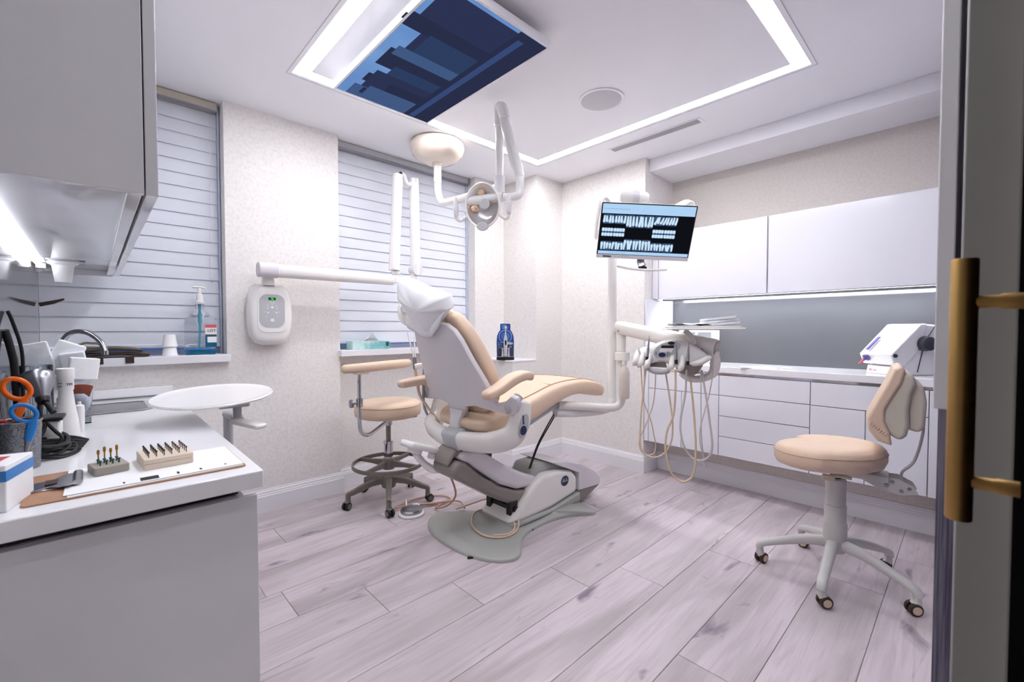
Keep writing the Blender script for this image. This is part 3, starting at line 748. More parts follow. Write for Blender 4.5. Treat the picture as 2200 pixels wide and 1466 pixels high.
for i, x in enumerate((-.259, -.191, .036, .104)): tile(x+.001, x+W1-.001, -.033, .018, 'bite', 50+i)
for k in range(14):
    MB().prism(rrect(.004, .003, .0005, 1, -.255+.011*k, .124), .0004, .0006, TM).build('toolbar_icon', XS['d'], scr, sm=0)
for k in range(7):
    MB().prism(rrect(.004, .003, .0005, 1, -.195+.014*k, -.126), .0004, .0006, TM).build('taskbar_icon', XS['d'], scr, sm=0)
for k in range(5):
    MB().prism(rrect(.009, .005, .001, 1, -.16+.02*k, -.1495), .0006, .0009, TM).build('bezel_button', 'greyp', mo, sm=0)
MB().prism(rrect(.05, .008, .001, 1, -.21, -.1495), .0006, .0008, TM).build('bezel_sticker', 'darkgrey', mo, sm=0)
# neck and handle bar below, rear joint and housing behind
nk = [TM @ V(p) for p in ((0, -.13, -.03), (.0, -.18, -.02), (.01, -.20, .0))]
MB().sweep(nk, .045, .012, up=-mn, n=12, e=.5).build('neck', 'steel', mo)
MB().prism(ellipse(.026, .012, 20, .012, -.209), -.004, .004, frame(TM @ V((0, -.0, -.0)), mxd, mn)).build('neck_cap', 'dark', mo)
hbp = smooth([TM @ V((-.155+.012, -.204, .004)), TM @ V((-.06, -.216, .014)), TM @ V((.04, -.219, .016)), TM @ V((.155, -.213, .006))], 6)
MB().tube(hbp, .008, 12).build('handle_bar', 'plastic', mo)
pole = smooth([(2.535, 1.68, 1.80), (2.53, 1.675, 1.60), (2.522, 1.667, .80), (2.515, 1.665, .70), (2.49, 1.675, .655), (2.42, 1.70, .640), (2.25, 1.74, .645), (2.08, 1.79, .66)], 6)
MB().tube(pole, [.029, .029, .029, .03, .03, .03, .03, .03], 18).build('pole', 'plastic', mo)
hub = TM @ V((-.075, .185, -.09))
MB().sweep([hub-mxd*.075, hub-mxd*.04, hub+mxd*.04, hub+mxd*.075], [.055, .085, .085, .055], [.055, .085, .085, .055], n=20, rend=.012).build('rear_joint', 'plastic', mo, sm=60)
MB().sweep([hub-mxd*.012, hub+mxd*.022], .088, .088, n=24).build('joint_band', 'plastic2', mo)
MB().tube(smooth([V((2.535, 1.68, 1.78)), V((2.52, 1.62, 1.88)), hub-mn*.02, hub], 5), .032, 14).build('top_arm', 'plastic', mo)
MB().sweep([TM @ V((0, .0, -.052)), TM @ V((-.03, .10, -.09)), hub], .05, .05, n=14, e=.7).build('mount_bracket', 'plastic', mo)
for s_ in (-1, 1):
    cx = s_*.262
    MB().sweep(smooth([TM @ V((s_*.17, .12, -.10)), TM @ V((s_*.245, .175, -.085)), TM @ V((s_*.272, .12, -.075)), TM @ V((s_*.279, .03, -.08)), TM @ V((s_*.268, -.06, -.10))], 5), [.05, .02, .016, .018, .03], [.08, .10, .10, .085, .06], up=-mn, n=12, e=.8).build('rear_wing', 'plastic', mo, sm=60)
# ================================================================== DELIVERY UNIT
du = thing('delivery_unit', 'dental delivery unit with handpieces and dangling hoses on a jointed arm', 'dental unit', (2.52, 1.6, .66))
dl = V((.50, -.86, 0)).normalized(); dn = V((-.86, -.50, 0)).normalized()     # lateral (picture right), facing the camera
dc = V((2.345, 1.148, 1.03))
K = .000307
def D(zx, zy, out=0.0):          # point of the head: zoomed-photo units on its front plane, pushed out toward the viewer
    return dc+dl*((zx-750)*K/.955)+V((0, 0, (850-zy)*K))+dn*out
TD = frame(dc, dl, dn)
def L2(zx, zy): return ((zx-750)*K/.955, (850-zy)*K)
out = [(60, 890), (85, 810), (200, 705), (420, 640), (560, 578), (700, 545), (850, 542), (1000, 590), (1150, 685), (1290, 800), (1335, 860), (1320, 930), (1220, 1010), (1050, 1085), (930, 1085), (760, 1050), (640, 990), (560, 960), (430, 960), (330, 1000), (280, 1030), (170, 1035), (95, 975)]
out = list(reversed([L2(*p) for p in out]))
R = []
cx, cy = L2(720, 830)
for s_, z_ in ((.55, -.13), (.8, -.12), (.93, -.095), (1, -.05), (1, -.015), (.96, .012), (.86, .03), (.6, .04)):
    R.append([TD @ V((cx+(x-cx)*s_, cy+(y-cy)*s_, z_)) for x, y in out])
MB().rings(R).build('head_body', 'enamel', du, sm=60)
cpn = MB().prism([L2(*p) for p in reversed([(415, 760), (450, 690), (540, 620), (660, 580), (780, 580), (850, 620), (830, 700), (770, 780), (690, 850), (570, 880), (460, 870), (415, 820)])], .036, .044, TD).build('control_panel', 'greyp', du, bevel=.002)
MB().prism([L2(*p) for p in reversed([(545, 650), (750, 650), (735, 700), (530, 700)])], .044, .0452, TD).build('panel_display', 'dark', cpn)
MB().prism([L2(*p) for p in reversed([(525, 702), (740, 702), (705, 770), (505, 770)])], .044, .045, TD).build('key_field', 'plastic', cpn)
bb = MB().prism(ellipse(.019, .0125, 24, *L2(553, 820)), .044, .0465, TD).build('direction_pad', 'navy', cpn)
MB().prism(ellipse(.0175, .0095, 24, *L2(700, 608)), .044, .0465, TD).build('mode_pad', 'dark', cpn)
for zx, zy in ((455, 775), (455, 805), (640, 800), (650, 770), (670, 800), (640, 830)):
    MB().prism(ellipse(.003, .003, 10, *L2(zx, zy)), .044, .046, TD).build('key', 'navy', cpn)
# grip bar below the panel and the holder prongs
MB().sweep(smooth([D(300, 1050, .035), D(400, 1110, .05), D(520, 1130, .052), D(650, 1110, .045)], 5), .03, .03, n=12, rend=.01).build('grip_bar', 'greyp', du)
MB().prism([L2(*p) for p in reversed([(370, 960), (620, 960), (640, 1060), (350, 1050)])], .0, .02, TD).build('grip_recess', 'taupe', du)
prongs = [(110, 930, 40), (190, 960, 60), (300, 980, 90), (690, 1000, 60), (850, 1010, 60)]
for zx, zy, hh in prongs:
    pth = smooth([D(zx+40, zy-150, .03), D(zx+20, zy-50, .06), D(zx, zy+30, .075), D(zx-25, zy+70, .06)], 4)
    MB().sweep(pth, [.03, .034, .034, .02], [.034, .04, .036, .02], up=dn, n=12, rend=.008).build('holder_prong', 'enamel', du, sm=60)
MB().sweep(smooth([D(1000, 990, .02), D(1150, 950, .03), D(1270, 880, .02), D(1325, 850, -.01)], 5), [.05, .06, .05, .03], [.03, .035, .035, .02], n=12, rend=.01).build('side_lip', 'enamel', du, sm=60)
# handpieces
hp_ = [((165, 700), (180, 870), .009, 'greyp', .05), ((342, 470), (300, 950), .0072, 'steel', .07), ((775, 570), (775, 980), .0075, 'steel', .075), ((970, 600), (955, 1000), .008, 'steel', .075)]
for (a, b, rr, m_, o_) in hp_:
    p0, p1 = D(*a, o_-.005), D(*b, o_)
    ax = (p1-p0)
    h = thing_part = MB().lathe([(.0015, 0), (.0022, ax.length*.12), (rr*.55, ax.length*.2), (rr*.8, ax.length*.45), (rr, ax.length*.5), (rr, ax.length*.78), (rr*1.05, ax.length*.8), (rr*1.05, ax.length)], p0, ax, 16).build('handpiece', m_, du)
    MB().lathe([(rr*1.1, 0), (rr*1.1, ax.length*.17), (rr*.7, ax.length*.2)], p0+ax*.8, ax, 16).build('coupling', 'black', h)
# hoses
def hose(pts, r_, m_):
    return MB().tube(smooth([D(*p) for p in pts], 8), r_, 10).build('hose', m_, du)
zo = 1.0
hose([(205, 1050, .03), (225, 1400, .03), (260, 1700, .02), (380, 2050, .01), (440, 2350, .0), (470, 2500, -.01), (440, 2660, -.01), (330, 2700, .0), (215, 2600, .02), (190, 2400, .03), (300, 2100, .03), (420, 1700, .02), (460, 1150, .0)], .0032, 'hose')
hose([(290, 1060, .05), (260, 1400, .05), (215, 1900, .05), (200, 2400, .05), (260, 2620, .05), (430, 2700, .04), (600, 2620, .03), (720, 2400, .02), (740, 2100, .02), (700, 1700, .02), (620, 1170, .02)], .0046, 'hose')
hose([(770, 1080, .06), (770, 1500, .06), (740, 1900, .06), (640, 2200, .06), (620, 2550, .06), (700, 2900, .06), (850, 3080, .05), (980, 3060, .05), (1080, 2900, .05), (1110, 2500, .04), (1080, 1900, .03), (1020, 1250, .02)], .0055, 'hosey')
hose([(945, 1080, .05), (930, 1500, .05), (870, 1900, .05), (860, 2150, .05), (920, 2450, .05), (1050, 2650, .04), (1200, 2690, .04), (1330, 2600, .03), (1370, 2400, .03), (1330, 2000, .02), (1280, 1600, .01), (1200, 1090, .0)], .0054, 'hosew')
hose([(1330, 950, .0), (1380, 1100, .0), (1340, 1450, .0), (1260, 1800, .01), (1190, 2100, .02), (1180, 2350, .02), (1230, 2600, .02), (1260, 2750, .02)], .0032, 'hosew')
hose([(1190, 1090, .01), (1195, 1700, .01), (1210, 2300, .01), (1260, 2760, .01)], .0028, 'hosew')
MB().lathe([(.004, 0), (.003, .02), (.001, .03)], D(1260, 2740, .01), (0.02, 0, -1), 8).build('hose_tip', 'plastic', du)
# arms
a0, a1 = V((2.515, 1.625, 1.197)), V((2.508, .975, 1.072))
MB().sweep([a0, a0.lerp(a1, .04), a0.lerp(a1, .97), a1], [.076, .084, .098, .094], [.078, .088, .106, .1], n=24, e=.85).build('spring_arm', 'enamel', du, bevel=.004)
MB().prism(ellipse(.044, .047, 24), -.001, .002, frame(a1, (1, 0, 0), (a1-a0))).build('arm_end_cap', 'taupe', du)
for f_, rr in ((.06, .006), (.9, .008)):
    q = a0.lerp(a1, f_)+V((-.046, 0, -.02)); MB().cyl(q, q+V((-.004, -.001, 0)), rr).build('bolt', 'steel', du)
p2 = [(2.522, 1.592, 1.15), (2.522, 1.592, 1.03)]
MB().sweep(p2, .05, .05, n=18, e=.8).build('swivel_post', 'enamel', du, bevel=.003)
MB().sweep([(2.515, 1.585, 1.03), (2.515, 1.585, .975)], [.085, .085], [.075, .075], n=20, e=.5).build('bottle_bracket', 'enamel', du, bevel=.004)
MB().lathe([(.012, 0), (.012, -.035), (.02, -.045), (.032, -.07), (.034, -.085), (.034, -.235), (.03, -.245), (.001, -.247)], (2.495, 1.555, .975), n=24, sx=1, sy=1).build('water_bottle', 'bottlewhite', du, sm=50)
MB().lathe([(.016, 0), (.016, -.02), (.013, -.03)], (2.495, 1.555, .976), n=18).build('bottle_cap', 'plastic', du)
pl2 = smooth([(2.530, 1.60, .98), (2.528, 1.592, .80), (2.520, 1.592, .71), (2.49, 1.605, .672), (2.42, 1.63, .668), (2.25, 1.70, .69), (2.09, 1.775, .705)], 6)
MB().tube(pl2, .0265, 18).build('pole', 'enamel', du)
# bracket from the arm end down and under the head
MB().box(-.02, .02, -.02, .02, -.03, .03, T=Matrix.Translation(D(1400, 800, -.06))).build('pivot_block', 'dark', du)
MB().cyl(D(1440, 760, -.05), D(1440, 900, -.05), .022).build('pivot_post', 'enamel', du)
MB().sweep(smooth([D(1440, 870, -.05), D(1440, 1000, -.05), D(1405, 1150, -.05), D(1290, 1235, -.045), D(1130, 1270, -.04), D(1000, 1240, -.035), D(900, 1150, -.03)], 6), [.05, .056, .05, .042, .04, .05, .06], [.05, .056, .05, .042, .04, .045, .05], n=16).build('bracket', 'enamel', du, sm=60)
MB().lathe([(.02, -.01), (.055, .01), (.07, .04), (.08, .06)], D(1000, 1180, -.03), n=24).build('underside_cone', 'taupe', du)
# bracket table and its contents
tc_ = D(1210, 345, -.02)
MB().sweep(smooth([D(1090, 640, -.03), D(1060, 520, -.03), D(980, 420, -.025), D(930, 385, -.02)], 5), .028, .012, up=dn, n=12, e=.7).build('table_stalk', 'enamel', du)
TT = Matrix.Translation(tc_) @ Matrix.Rotation(math.atan2(dl.y, dl.x)+.12, 4, 'Z')
MB().prism(rrect(.39, .24, .03, 5), -.009, .004, TT).build('bracket_table', 'enamel', du, bevel=.004)
MB().prism(rrect(.37, .22, .025, 5), .0041, .0052, TT).build('table_mat', 'greyp', du)
tr = tag(MB().prism(rrect(.36, .215, .02, 4), .0054, .012, TT).build('instrument_tray', 'plastic', bevel=.002), 'flat white instrument tray on the delivery unit table', 'tray')
def crumple(name, T, w_, h_, amp, seed, label, cat, m_='paper', n=10, group=None, thick=.0006):
    rd = random.Random(seed); vs_ = []; fs = []
    ph = [rd.uniform(0, 6) for _ in range(6)]
    for j in range(n+1):
        for i in range(n+1):
            x = (i/n-.5)*w_; y = (j/n-.5)*h_
            z = amp*(abs(math.sin(ph[0]+x*22+y*9))*.5+abs(math.sin(ph[1]+y*28-x*12))*.35+rd.uniform(0, .25))
            vs_.append(T @ V((x+rd.uniform(-.003, .003), y+rd.uniform(-.003, .003), z+.001)))
    for j in range(n):
        for i in range(n):
            a = j*(n+1)+i; fs.append((a, a+1, a+n+2, a+n+1))
    o = MB().add(vs_, fs).build(name, m_, sm=25, solid=thick)
    if label: tag(o, label, cat, group)
    return o
crumple('wrapping_paper', TT @ Matrix.Translation((-.065, 0, .0125)), .22, .19, .016, 3, 'crumpled white wrap lying on the left of the instrument tray', 'paper')
for k, (x, y, a, lb) in enumerate(((.085, .0, .2, 'lowest'), (.09, .01, .08, 'middle'), (.082, .005, -.05, 'topmost'))):
    Tk = TT @ Matrix.Translation((x, y, .022+.0135*k)) @ Matrix.Rotation(a, 4, 'Z') @ Matrix.Rotation(-.08-.01*k, 4, 'Y')
    tag(MB().prism(rrect(.15, .18, .006, 3), 0, .011, Tk).build('paper_packet', 'paper', bevel=.001), 'white paper packet, %s of the pile on the instrument tray' % lb, 'packet', 'packets on the instrument tray')

# ================================================================== DENTAL CHAIR
CY = 1.945
ch = thing('dental_chair', 'beige leather dental chair with white shell on a grey floor base', 'dental chair', (1.8, CY, 0))
half = [(1.365, 0), (1.370, .10), (1.385, .18), (1.42, .27), (1.47, .335), (1.53, .365), (1.585, .35), (1.635, .305), (1.70, .245), (1.78, .205), (1.90, .187), (2.03, .193), (2.14, .225), (2.23, .285), (2.28, .312), (2.325, .29), (2.345, .22), (2.36, .1), (2.36, 0)]
half = [(p.x, p.y) for p in smooth([(a, b, 0) for a, b in half], 3)]
outl = half+[(x, -y) for x, y in reversed(half[1:-1])]
ctr = (1.85, 0)
def ringz(s_, z_, ins=0):
    R_ = []
    for x, y in outl:
        q = V((x-ctr[0], y, 0)); l = q.length
        q = q*s_ if not ins else q*((l-ins)/l)
        R_.append(V((ctr[0]+q.x, CY-q.y, z_)))
    return R_
MB().rings([ringz(1, 0), ringz(1, .012), ringz(1, .018, .004), ringz(1, .024, .02), ringz(1, .030, .07), ringz(1, .040, .12), ringz(.35, .046)]).build('floor_plate', 'basegrey', ch, sm=50)
for x, y in ((1.412, .205), (1.80, .192)):
    T = frame((x, CY-y, .006), (1, -.6, 0) if x < 1.5 else (1, .12, 0), (0, 0, 1))
    MB().box(-.05, .05, -.006, .006, -.004, .004, T=T).build('floor_slot', 'black', ch)
# base housing
def sideprism(name, poly, hw, m_, bevel, seg=3, yo=0):
    T = frame((0, CY+yo, 0), (1, 0, 0), (0, -1, 0))
    return MB().prism(poly, -hw, hw, T).build(name, m_, ch, bevel=bevel, seg=seg)
sideprism('base_housing', [(1.70, .055), (1.80, .045), (2.06, .05), (2.33, .09), (2.33, .20), (2.27, .25), (2.12, .285), (1.99, .285), (1.92, .25), (1.83, .17)], .145, 'enamel', .034, 5)
sideprism('base_top', [(1.90, .20), (2.30, .18), (2.30, .272), (2.10, .335), (1.96, .335)], .10, 'basegrey', .03, 4)
sideprism('front_cover', [(2.335, .10), (2.57, .085), (2.58, .13), (2.52, .19), (2.36, .275), (2.20, .325), (2.06, .345), (2.10, .325), (2.335, .22)], .15, 'plastic2', .045, 6)
sideprism('front_cover_lower', [(2.336, .012), (2.40, .015), (2.575, .075), (2.583, .10), (2.57, .115), (2.336, .10)], .142, 'taupe', .02, 4)
sideprism('base_foot', [(1.70, .03), (2.34, .03), (2.34, .09), (2.06, .055), (1.72, .06)], .16, 'basegrey', .012, 3)
T = frame((2.19, CY-.1455, .20), (1, 0, 0), (0, -1, 0))
lg = MB().prism(ellipse(.037, .033, 30), 0, .002, T).build('maker_badge', 'navy', ch)
def script(pts, r_): return MB().tube(smooth([T @ V((x, y, .0026)) for x, y in pts], 5), r_, 6).build('badge_script', 'plastic', lg)
script([(-.026, -.012), (-.022, .008), (-.016, .016), (-.009, .010), (-.014, .001), (-.022, -.001)], .0011)
script([(-.014, -.004), (-.008, .002), (-.005, -.004), (0, .001), (.003, -.004), (.006, .0)], .0009)
script([(.020, .014), (.012, .014), (.008, .003), (.012, -.006), (.018, -.005)], .0011)
script([(.018, -.003), (.022, .002), (.026, -.003), (.029, .001)], .0009)
# lift arm
sideprism('lift_arm_lower', [(1.345, .40), (1.46, .33), (1.66, .20), (1.78, .14), (1.90, .14), (1.94, .20), (1.80, .225), (1.66, .285), (1.52, .385), (1.42, .475), (1.37, .485), (1.34, .45)], .105, 'taupe', .028, 4)
sideprism('lift_arm_upper', [(1.385, .49), (1.44, .465), (1.54, .385), (1.67, .29), (1.80, .232), (1.95, .218), (2.0, .26), (1.86, .31), (1.70, .40), (1.58, .48), (1.47, .525), (1.40, .53)], .11, 'plastic2', .022, 4)
sideprism('pivot_cap', [(1.33, .455), (1.37, .50), (1.45, .52), (1.43, .55), (1.37, .545), (1.335, .50)], .07, 'taupe', .012, 3)
for s_ in (-1, 1):
    MB().box(1.74, 1.80, CY+s_*.09-.02, CY+s_*.09+.02, .045, .17).build('hinge_bracket', 'dark', ch, bevel=.004)
MB().cyl((1.78, CY-.12, .12), (1.78, CY+.12, .12), .02).build('hinge_rod', 'dark', ch)
# cradle: white band wrapping under the seat, grey centre bracket
cr = smooth([(1.60, CY-.355, .80), (1.575, CY-.352, .71), (1.53, CY-.335, .635), (1.45, CY-.27, .605), (1.41, CY-.12, .590), (1.40, CY, .588), (1.41, CY+.12, .590), (1.45, CY+.27, .605), (1.53, CY+.335, .635), (1.575, CY+.352, .71), (1.60, CY+.355, .80)], 6)
MB().sweep(cr, [.055, .06, .07, .075, .075, .075, .075, .075, .07, .06, .055], [.09, .13, .125, .11, .105, .10, .105, .11, .125, .13, .09], up=(-.35, 0, 1), n=16, e=.75, rend=.012).build('seat_cradle', 'enamel', ch, sm=60)
MB().sweep([(1.407, CY-.085, .592), (1.403, CY+.035, .592)], .088, .108, up=(-.35, 0, 1), n=16, e=.5).build('centre_bracket', 'greyp', ch, bevel=.006)
MB().sweep([(1.42, CY, .55), (1.5, CY, .50), (1.62, CY, .46)], .16, .07, n=12, e=.5).build('seat_carrier', 'dark', ch)
for s_ in (-1, 1):
    T = frame((1.575, CY+s_*.381, .69), (.28, 0, .96), (0, s_, 0))
    cp = MB().prism(ellipse(.062, .031, 28), 0, .004, T).build('side_control_panel', 'greyp', ch, bevel=.001)
    MB().prism(ellipse(.024, .022, 24, -.024, 0), .004, .006, T).build('direction_pad', 'navy', cp)
    for k in range(4): MB().prism(ellipse(.0055, .0055, 14, .012+.011*k, .010-.004*k*s_), .004, .006, T).build('button', 'navy', cp)
# seat cushion with leg rest
path = [(1.475, .672, .07, .42), (1.52, .68, .10, .48), (1.62, .695, .14, .54), (1.80, .735, .15, .54), (1.98, .785, .13, .52), (2.16, .81, .105, .49), (2.34, .805, .10, .46), (2.48, .78, .09, .43), (2.56, .75, .08, .38)]
sp_ = smooth([(x, CY, z) for x, z, t, w_ in path], 5)
MB().sweep(sp_, [q[3] for q in path], [q[2] for q in path], up=(0, 0, 1), n=28, e=.42, rend=.045).build('seat_cushion', 'leather', ch, sm=70, sub=1)
for s_ in (-1, 1):
    MB().tube(smooth([(x, CY+s_*w_*.40, z+t*.485) for x, z, t, w_ in path[2:]], 5), .0022, 6).build('seam', 'leather_d', ch)
for x, z, t, w_ in (path[4], path[6]):
    MB().tube(smooth([(x, CY-w_*.40, z+t*.485), (x+.02, CY, z+t*.497), (x, CY+w_*.40, z+t*.485)], 5), .0018, 6).build('seam', 'leather_d', ch)
MB().sweep([(1.55, CY, .60), (1.85, CY, .64), (2.1, CY, .72)], .36, .05, n=12, e=.4).build('seat_pan', 'greyp', ch)
# backrest: cushion then shell
def bk(z, off): return 1.45-.4*(z-.72)+off
bc = [(.70, .30, .06), (.76, .46, .09), (.84, .54, .10), (.92, .54, .10), (1.00, .50, .10), (1.08, .455, .10), (1.15, .40, .095), (1.205, .31, .085), (1.225, .22, .07)]
MB().sweep(smooth([(bk(z, .085+.02*math.sin((z-.7)*6)), CY, z+.035) for z, w_, t in bc], 4), [q[1] for q in bc], [q[2] for q in bc], up=(.93, 0, .37), n=28, e=.5, rend=.025).build('backrest_cushion', 'leather', ch, sm=70, sub=1)
shl = [(.0, .665), (.035, .665), (.05, .715), (.085, .765), (.16, .775), (.26, .755), (.36, .735), (.41, .745), (.43, .775), (.425, .815), (.40, .83), (.36, .80), (.31, .79), (.283, .815), (.285, .87), (.262, .94), (.24, 1.0), (.222, 1.06), (.205, 1.12), (.18, 1.17), (.14, 1.20), (.07, 1.212), (0, 1.214)]
shl = shl+[(-a, b) for a, b in reversed(shl[1:-1])]
nb = V((.93, 0, .37)).normalized(); ub = V((-.37, 0, .93)).normalized()
def SH(a, z, o_): return V((bk(z, 0), CY-a, z))+nb*(o_+.05*(a/.35)**2*(1 if z > .80 else .9))
k0 = [SH(a, z, -.002) for a, z in shl]; k1 = [SH(a, z, .026) for a, z in shl]
n_ = len(shl)
# triangulate as horizontal strips so that the gentle curve is kept
bmx = bmesh.new()
vs1 = [bmx.verts.new(p) for p in k0]; vs2 = [bmx.verts.new(p) for p in k1]
bmx.faces.new(vs1); bmx.faces.new(list(reversed(vs2)))
for i in range(n_): bmx.faces.new((vs1[i], vs2[i], vs2[(i+1) % n_], vs1[(i+1) % n_]))
bmesh.ops.triangulate(bmx, faces=[f for f in bmx.faces if len(f.verts) > 4])
bmx.verts.index_update()
MB().add([v.co.copy() for v in bmx.verts], [[v.index for v in f.verts] for f in bmx.faces]).build('backrest_shell', 'plastic2', ch, bevel=.006, seg=3, sm=50)
bmx.free()
MB().sweep([(1.445, CY, .74), (1.435, CY, .69), (1.425, CY, .63)], [.13, .085, .085], .04, up=(1, 0, .3), n=12, e=.6).build('back_stem', 'plastic2', ch)
for s_ in (-1, 1):
    MB().sweep(smooth([(1.47, CY+s_*.36, .78), (1.51, CY+s_*.375, .80), (1.545, CY+s_*.375, .845)], 4), .035, .05, n=12, e=.7).build('arm_bracket', 'greyp', ch)
    y = CY+s_*.335
    if s_ < 0: ap = [(1.37, y, .86), (1.44, y, .882), (1.53, y-.005, .925), (1.60, y-.01, .942), (1.645, y-.012, .935)]
    else: ap = [(1.29, y, .862), (1.36, y, .868), (1.44, y, .875), (1.52, y, .885), (1.60, y, .89)]
    MB().sweep(smooth(ap, 5), [.07, .085, .09, .09, .075], [.045, .05, .054, .05, .045], n=20, e=.55, rend=.02).build('armrest', 'leather', ch, sm=70, sub=1)
# headrest under a paper cover
hdp = [(1.325, CY, 1.19), (1.275, CY, 1.26), (1.245, CY, 1.33)]
MB().sweep(hdp, [.16, .17, .14], [.04, .045, .04], up=(.93, 0, .37), n=16, e=.6, rend=.02).build('headrest', 'leather', ch)
MB().box(1.30, 1.315, CY-.03, CY+.03, 1.12, 1.25).build('headrest_slide', 'steel', ch)
cov_b = [(1.160, 2.098, 1.447), (1.183, 1.91, 1.384), (1.205, 1.735, 1.332), (1.225, 1.730, 1.275), (1.232, 1.79, 1.255), (1.265, 1.925, 1.163), (1.263, 2.02, 1.172), (1.245, 2.10, 1.214), (1.212, 2.125, 1.305), (1.180, 2.12, 1.39)]
ins = [(1.20, 1.98, 1.33), (1.232, 1.90, 1.255), (1.228, 2.02, 1.25), (1.255, 1.885, 1.225)]
fr_ = [V(p)+V((.15, 0, .03)) for p in cov_b]
cc = V((1.215, 1.93, 1.285))
rd = random.Random(11)
ol_ = [V(a).lerp(V(b), k/5) for a, b in zip(cov_b, cov_b[1:]+cov_b[:1]) for k in range(5)]
n_ = len(ol_)
def cring(s_, o_, fold):
    R_ = []
    for i, p in enumerate(ol_):
        a_ = 2*PI*i/n_
        f_ = fold*(math.sin(a_*3+.6)+.6*math.sin(a_*5+2.1)+.35*math.sin(a_*9))
        R_.append(cc+(p-cc)*s_+nb*(o_+f_))
    return R_
rings_ = [cring(.06, -.046, 0), cring(.25, -.044, .002), cring(.45, -.040, .005), cring(.65, -.032, .008), cring(.82, -.021, .009), cring(.94, -.008, .006), cring(1.0, .006, .003), cring(1.0, .03, .003), cring(.95, .06, .004), cring(.8, .085, .004), cring(.5, .10, 0)]
MB().rings(rings_).build('headrest_cover', 'paper', ch, sm=70)
# loose hem hanging below the cover
hem = smooth([(1.222, 2.105, 1.235), (1.242, 2.04, 1.20), (1.256, 1.95, 1.185), (1.245, 1.87, 1.21), (1.228, 1.79, 1.25)], 5)
lo = smooth([(1.236, 2.10, 1.205), (1.254, 2.03, 1.163), (1.268, 1.925, 1.145), (1.254, 1.845, 1.185), (1.226, 1.735, 1.268)], 5)
MB().add([p-nb*.012 for p in hem]+[p-nb*.016-nb*.006*math.sin(i*1.1) for i, p in enumerate(lo)], [(i, i+1, i+1+len(hem), i+len(hem)) for i in range(len(hem)-1)]).build('cover_hem', 'paper', ch, sm=60, solid=.002)
# assistant arm and suction holder on the far side
MB().sweep([(1.19, 2.05, .575), (1.42, 2.06, .488)], .12, .036, n=20, e=.5, rend=.02).build('assistant_tray', 'plastic', ch, sm=60)
for p in ((1.235, 2.055, .515), (1.36, 2.055, .455)):
    MB().lathe([(.034, 0), (.04, .008), (.04, .03), (.036, .034), (.036, .05)], p, (.35, 0, 1), 24).build('arm_joint', 'plastic', ch)
MB().sweep(smooth([(1.245, 2.06, .515), (1.30, 2.08, .45), (1.36, 2.06, .40), (1.45, 2.02, .41), (1.52, 1.98, .44)], 5), [.04, .045, .06, .06, .05], [.03, .034, .045, .05, .045], n=14, e=.8).build('assistant_arm', 'plastic', ch)
MB().tube(smooth([(1.36, 2.05, .47), (1.44, 2.06, .46), (1.47, 2.03, .44)], 4), .014).build('arm_link', 'plastic2', ch)
MB().sweep([(1.405, 2.33, .955), (1.475, 2.30, .965)], .05, .03, n=12, e=.5).build('suction_bracket', 'plastic', ch, bevel=.004)
MB().tube(smooth([(1.46, 2.31, .95), (1.455, 2.31, .80), (1.45, 2.29, .70), (1.47, 2.25, .63)], 4), .008).build('suction_post', 'steel', ch)
for x, dx, z1 in ((1.395, -.03, 1.16), (1.408, .002, 1.18)):
    MB().tube([(x+.012, 2.335, .965), (x+.004, 2.335, 1.03), (x+dx, 2.34, z1)], [.006, .004, .0038], 10).build('suction_tip', 'plastic', ch)
    MB().cyl((x+.014, 2.335, .94), (x+.008, 2.335, 1.01), .009, .007).build('suction_handle', 'steel', ch)
MB().tube(smooth([(1.412, 2.335, .94), (1.425, 2.33, .86), (1.435, 2.32, .78), (1.46, 2.26, .70), (1.50, 2.2, .62)], 4), [.008, .0095, .009, .008, .008]).build('suction_hose', 'hose', ch)
# hoses from the chair down to the floor, cables below the leg rest
MB().tube(smooth([(1.42, 2.06, .39), (1.50, 2.10, .32), (1.60, 2.18, .16), (1.62, 2.30, .05), (1.60, 2.40, .012), (1.68, 2.44, .010)], 6), .006).build('floor_hose', 'hosep', ch)
for dx in (0, .02):
    MB().tube(smooth([(2.09+dx, 1.80, .655), (2.03+dx, 1.81, .58), (1.97+dx*.6, 1.84, .46), (1.93+dx*.5, 1.87, .32)], 6), .0042).build('cable', 'rubber', ch)
MB().cyl((2.095, 1.795, .665), (2.095, 1.795, .63), .013).build('cable_clip', 'black', ch)
# foot control ------------------------------------------------------------------
fc_ = thing('foot_control', 'round silver foot pedal with pink hoses on the floor', 'foot control', (1.45, 2.44, 0))
MB().lathe([(.078, 0), (.082, .006), (.08, .014), (.072, .018), (.001, .018)], (1.447, 2.445, 0), n=36).build('base', 'plastic', fc_)
MB().lathe([(.068, .018), (.070, .03), (.062, .04), (.03, .046), (.001, .047)], (1.447, 2.445, 0), n=36).build('pedal_disc', 'steel', fc_)
MB().cyl((1.455, 2.52, .022), (1.47, 2.55, .055), .007).build('hose_fitting', 'chrome', fc_)
MB().box(1.47, 1.53, 2.475, 2.515, .012, .034).build('hose_socket', 'plastic', fc_, bevel=.005)
ht = .011
MB().tube(smooth([(1.51, 2.50, .02), (1.58, 2.50, ht), (1.66, 2.44, ht), (1.76, 2.46, ht), (1.74, 2.56, ht), (1.60, 2.62, ht), (1.44, 2.60, ht), (1.40, 2.56, .02), (1.46, 2.54, .025), (1.60, 2.47, .02), (1.74, 2.40, .02), (1.75, 2.33, .03), (1.70, 2.24, .055), (1.66, 2.17, .062)], 8), .0058).build('hose', 'hosep', fc_)
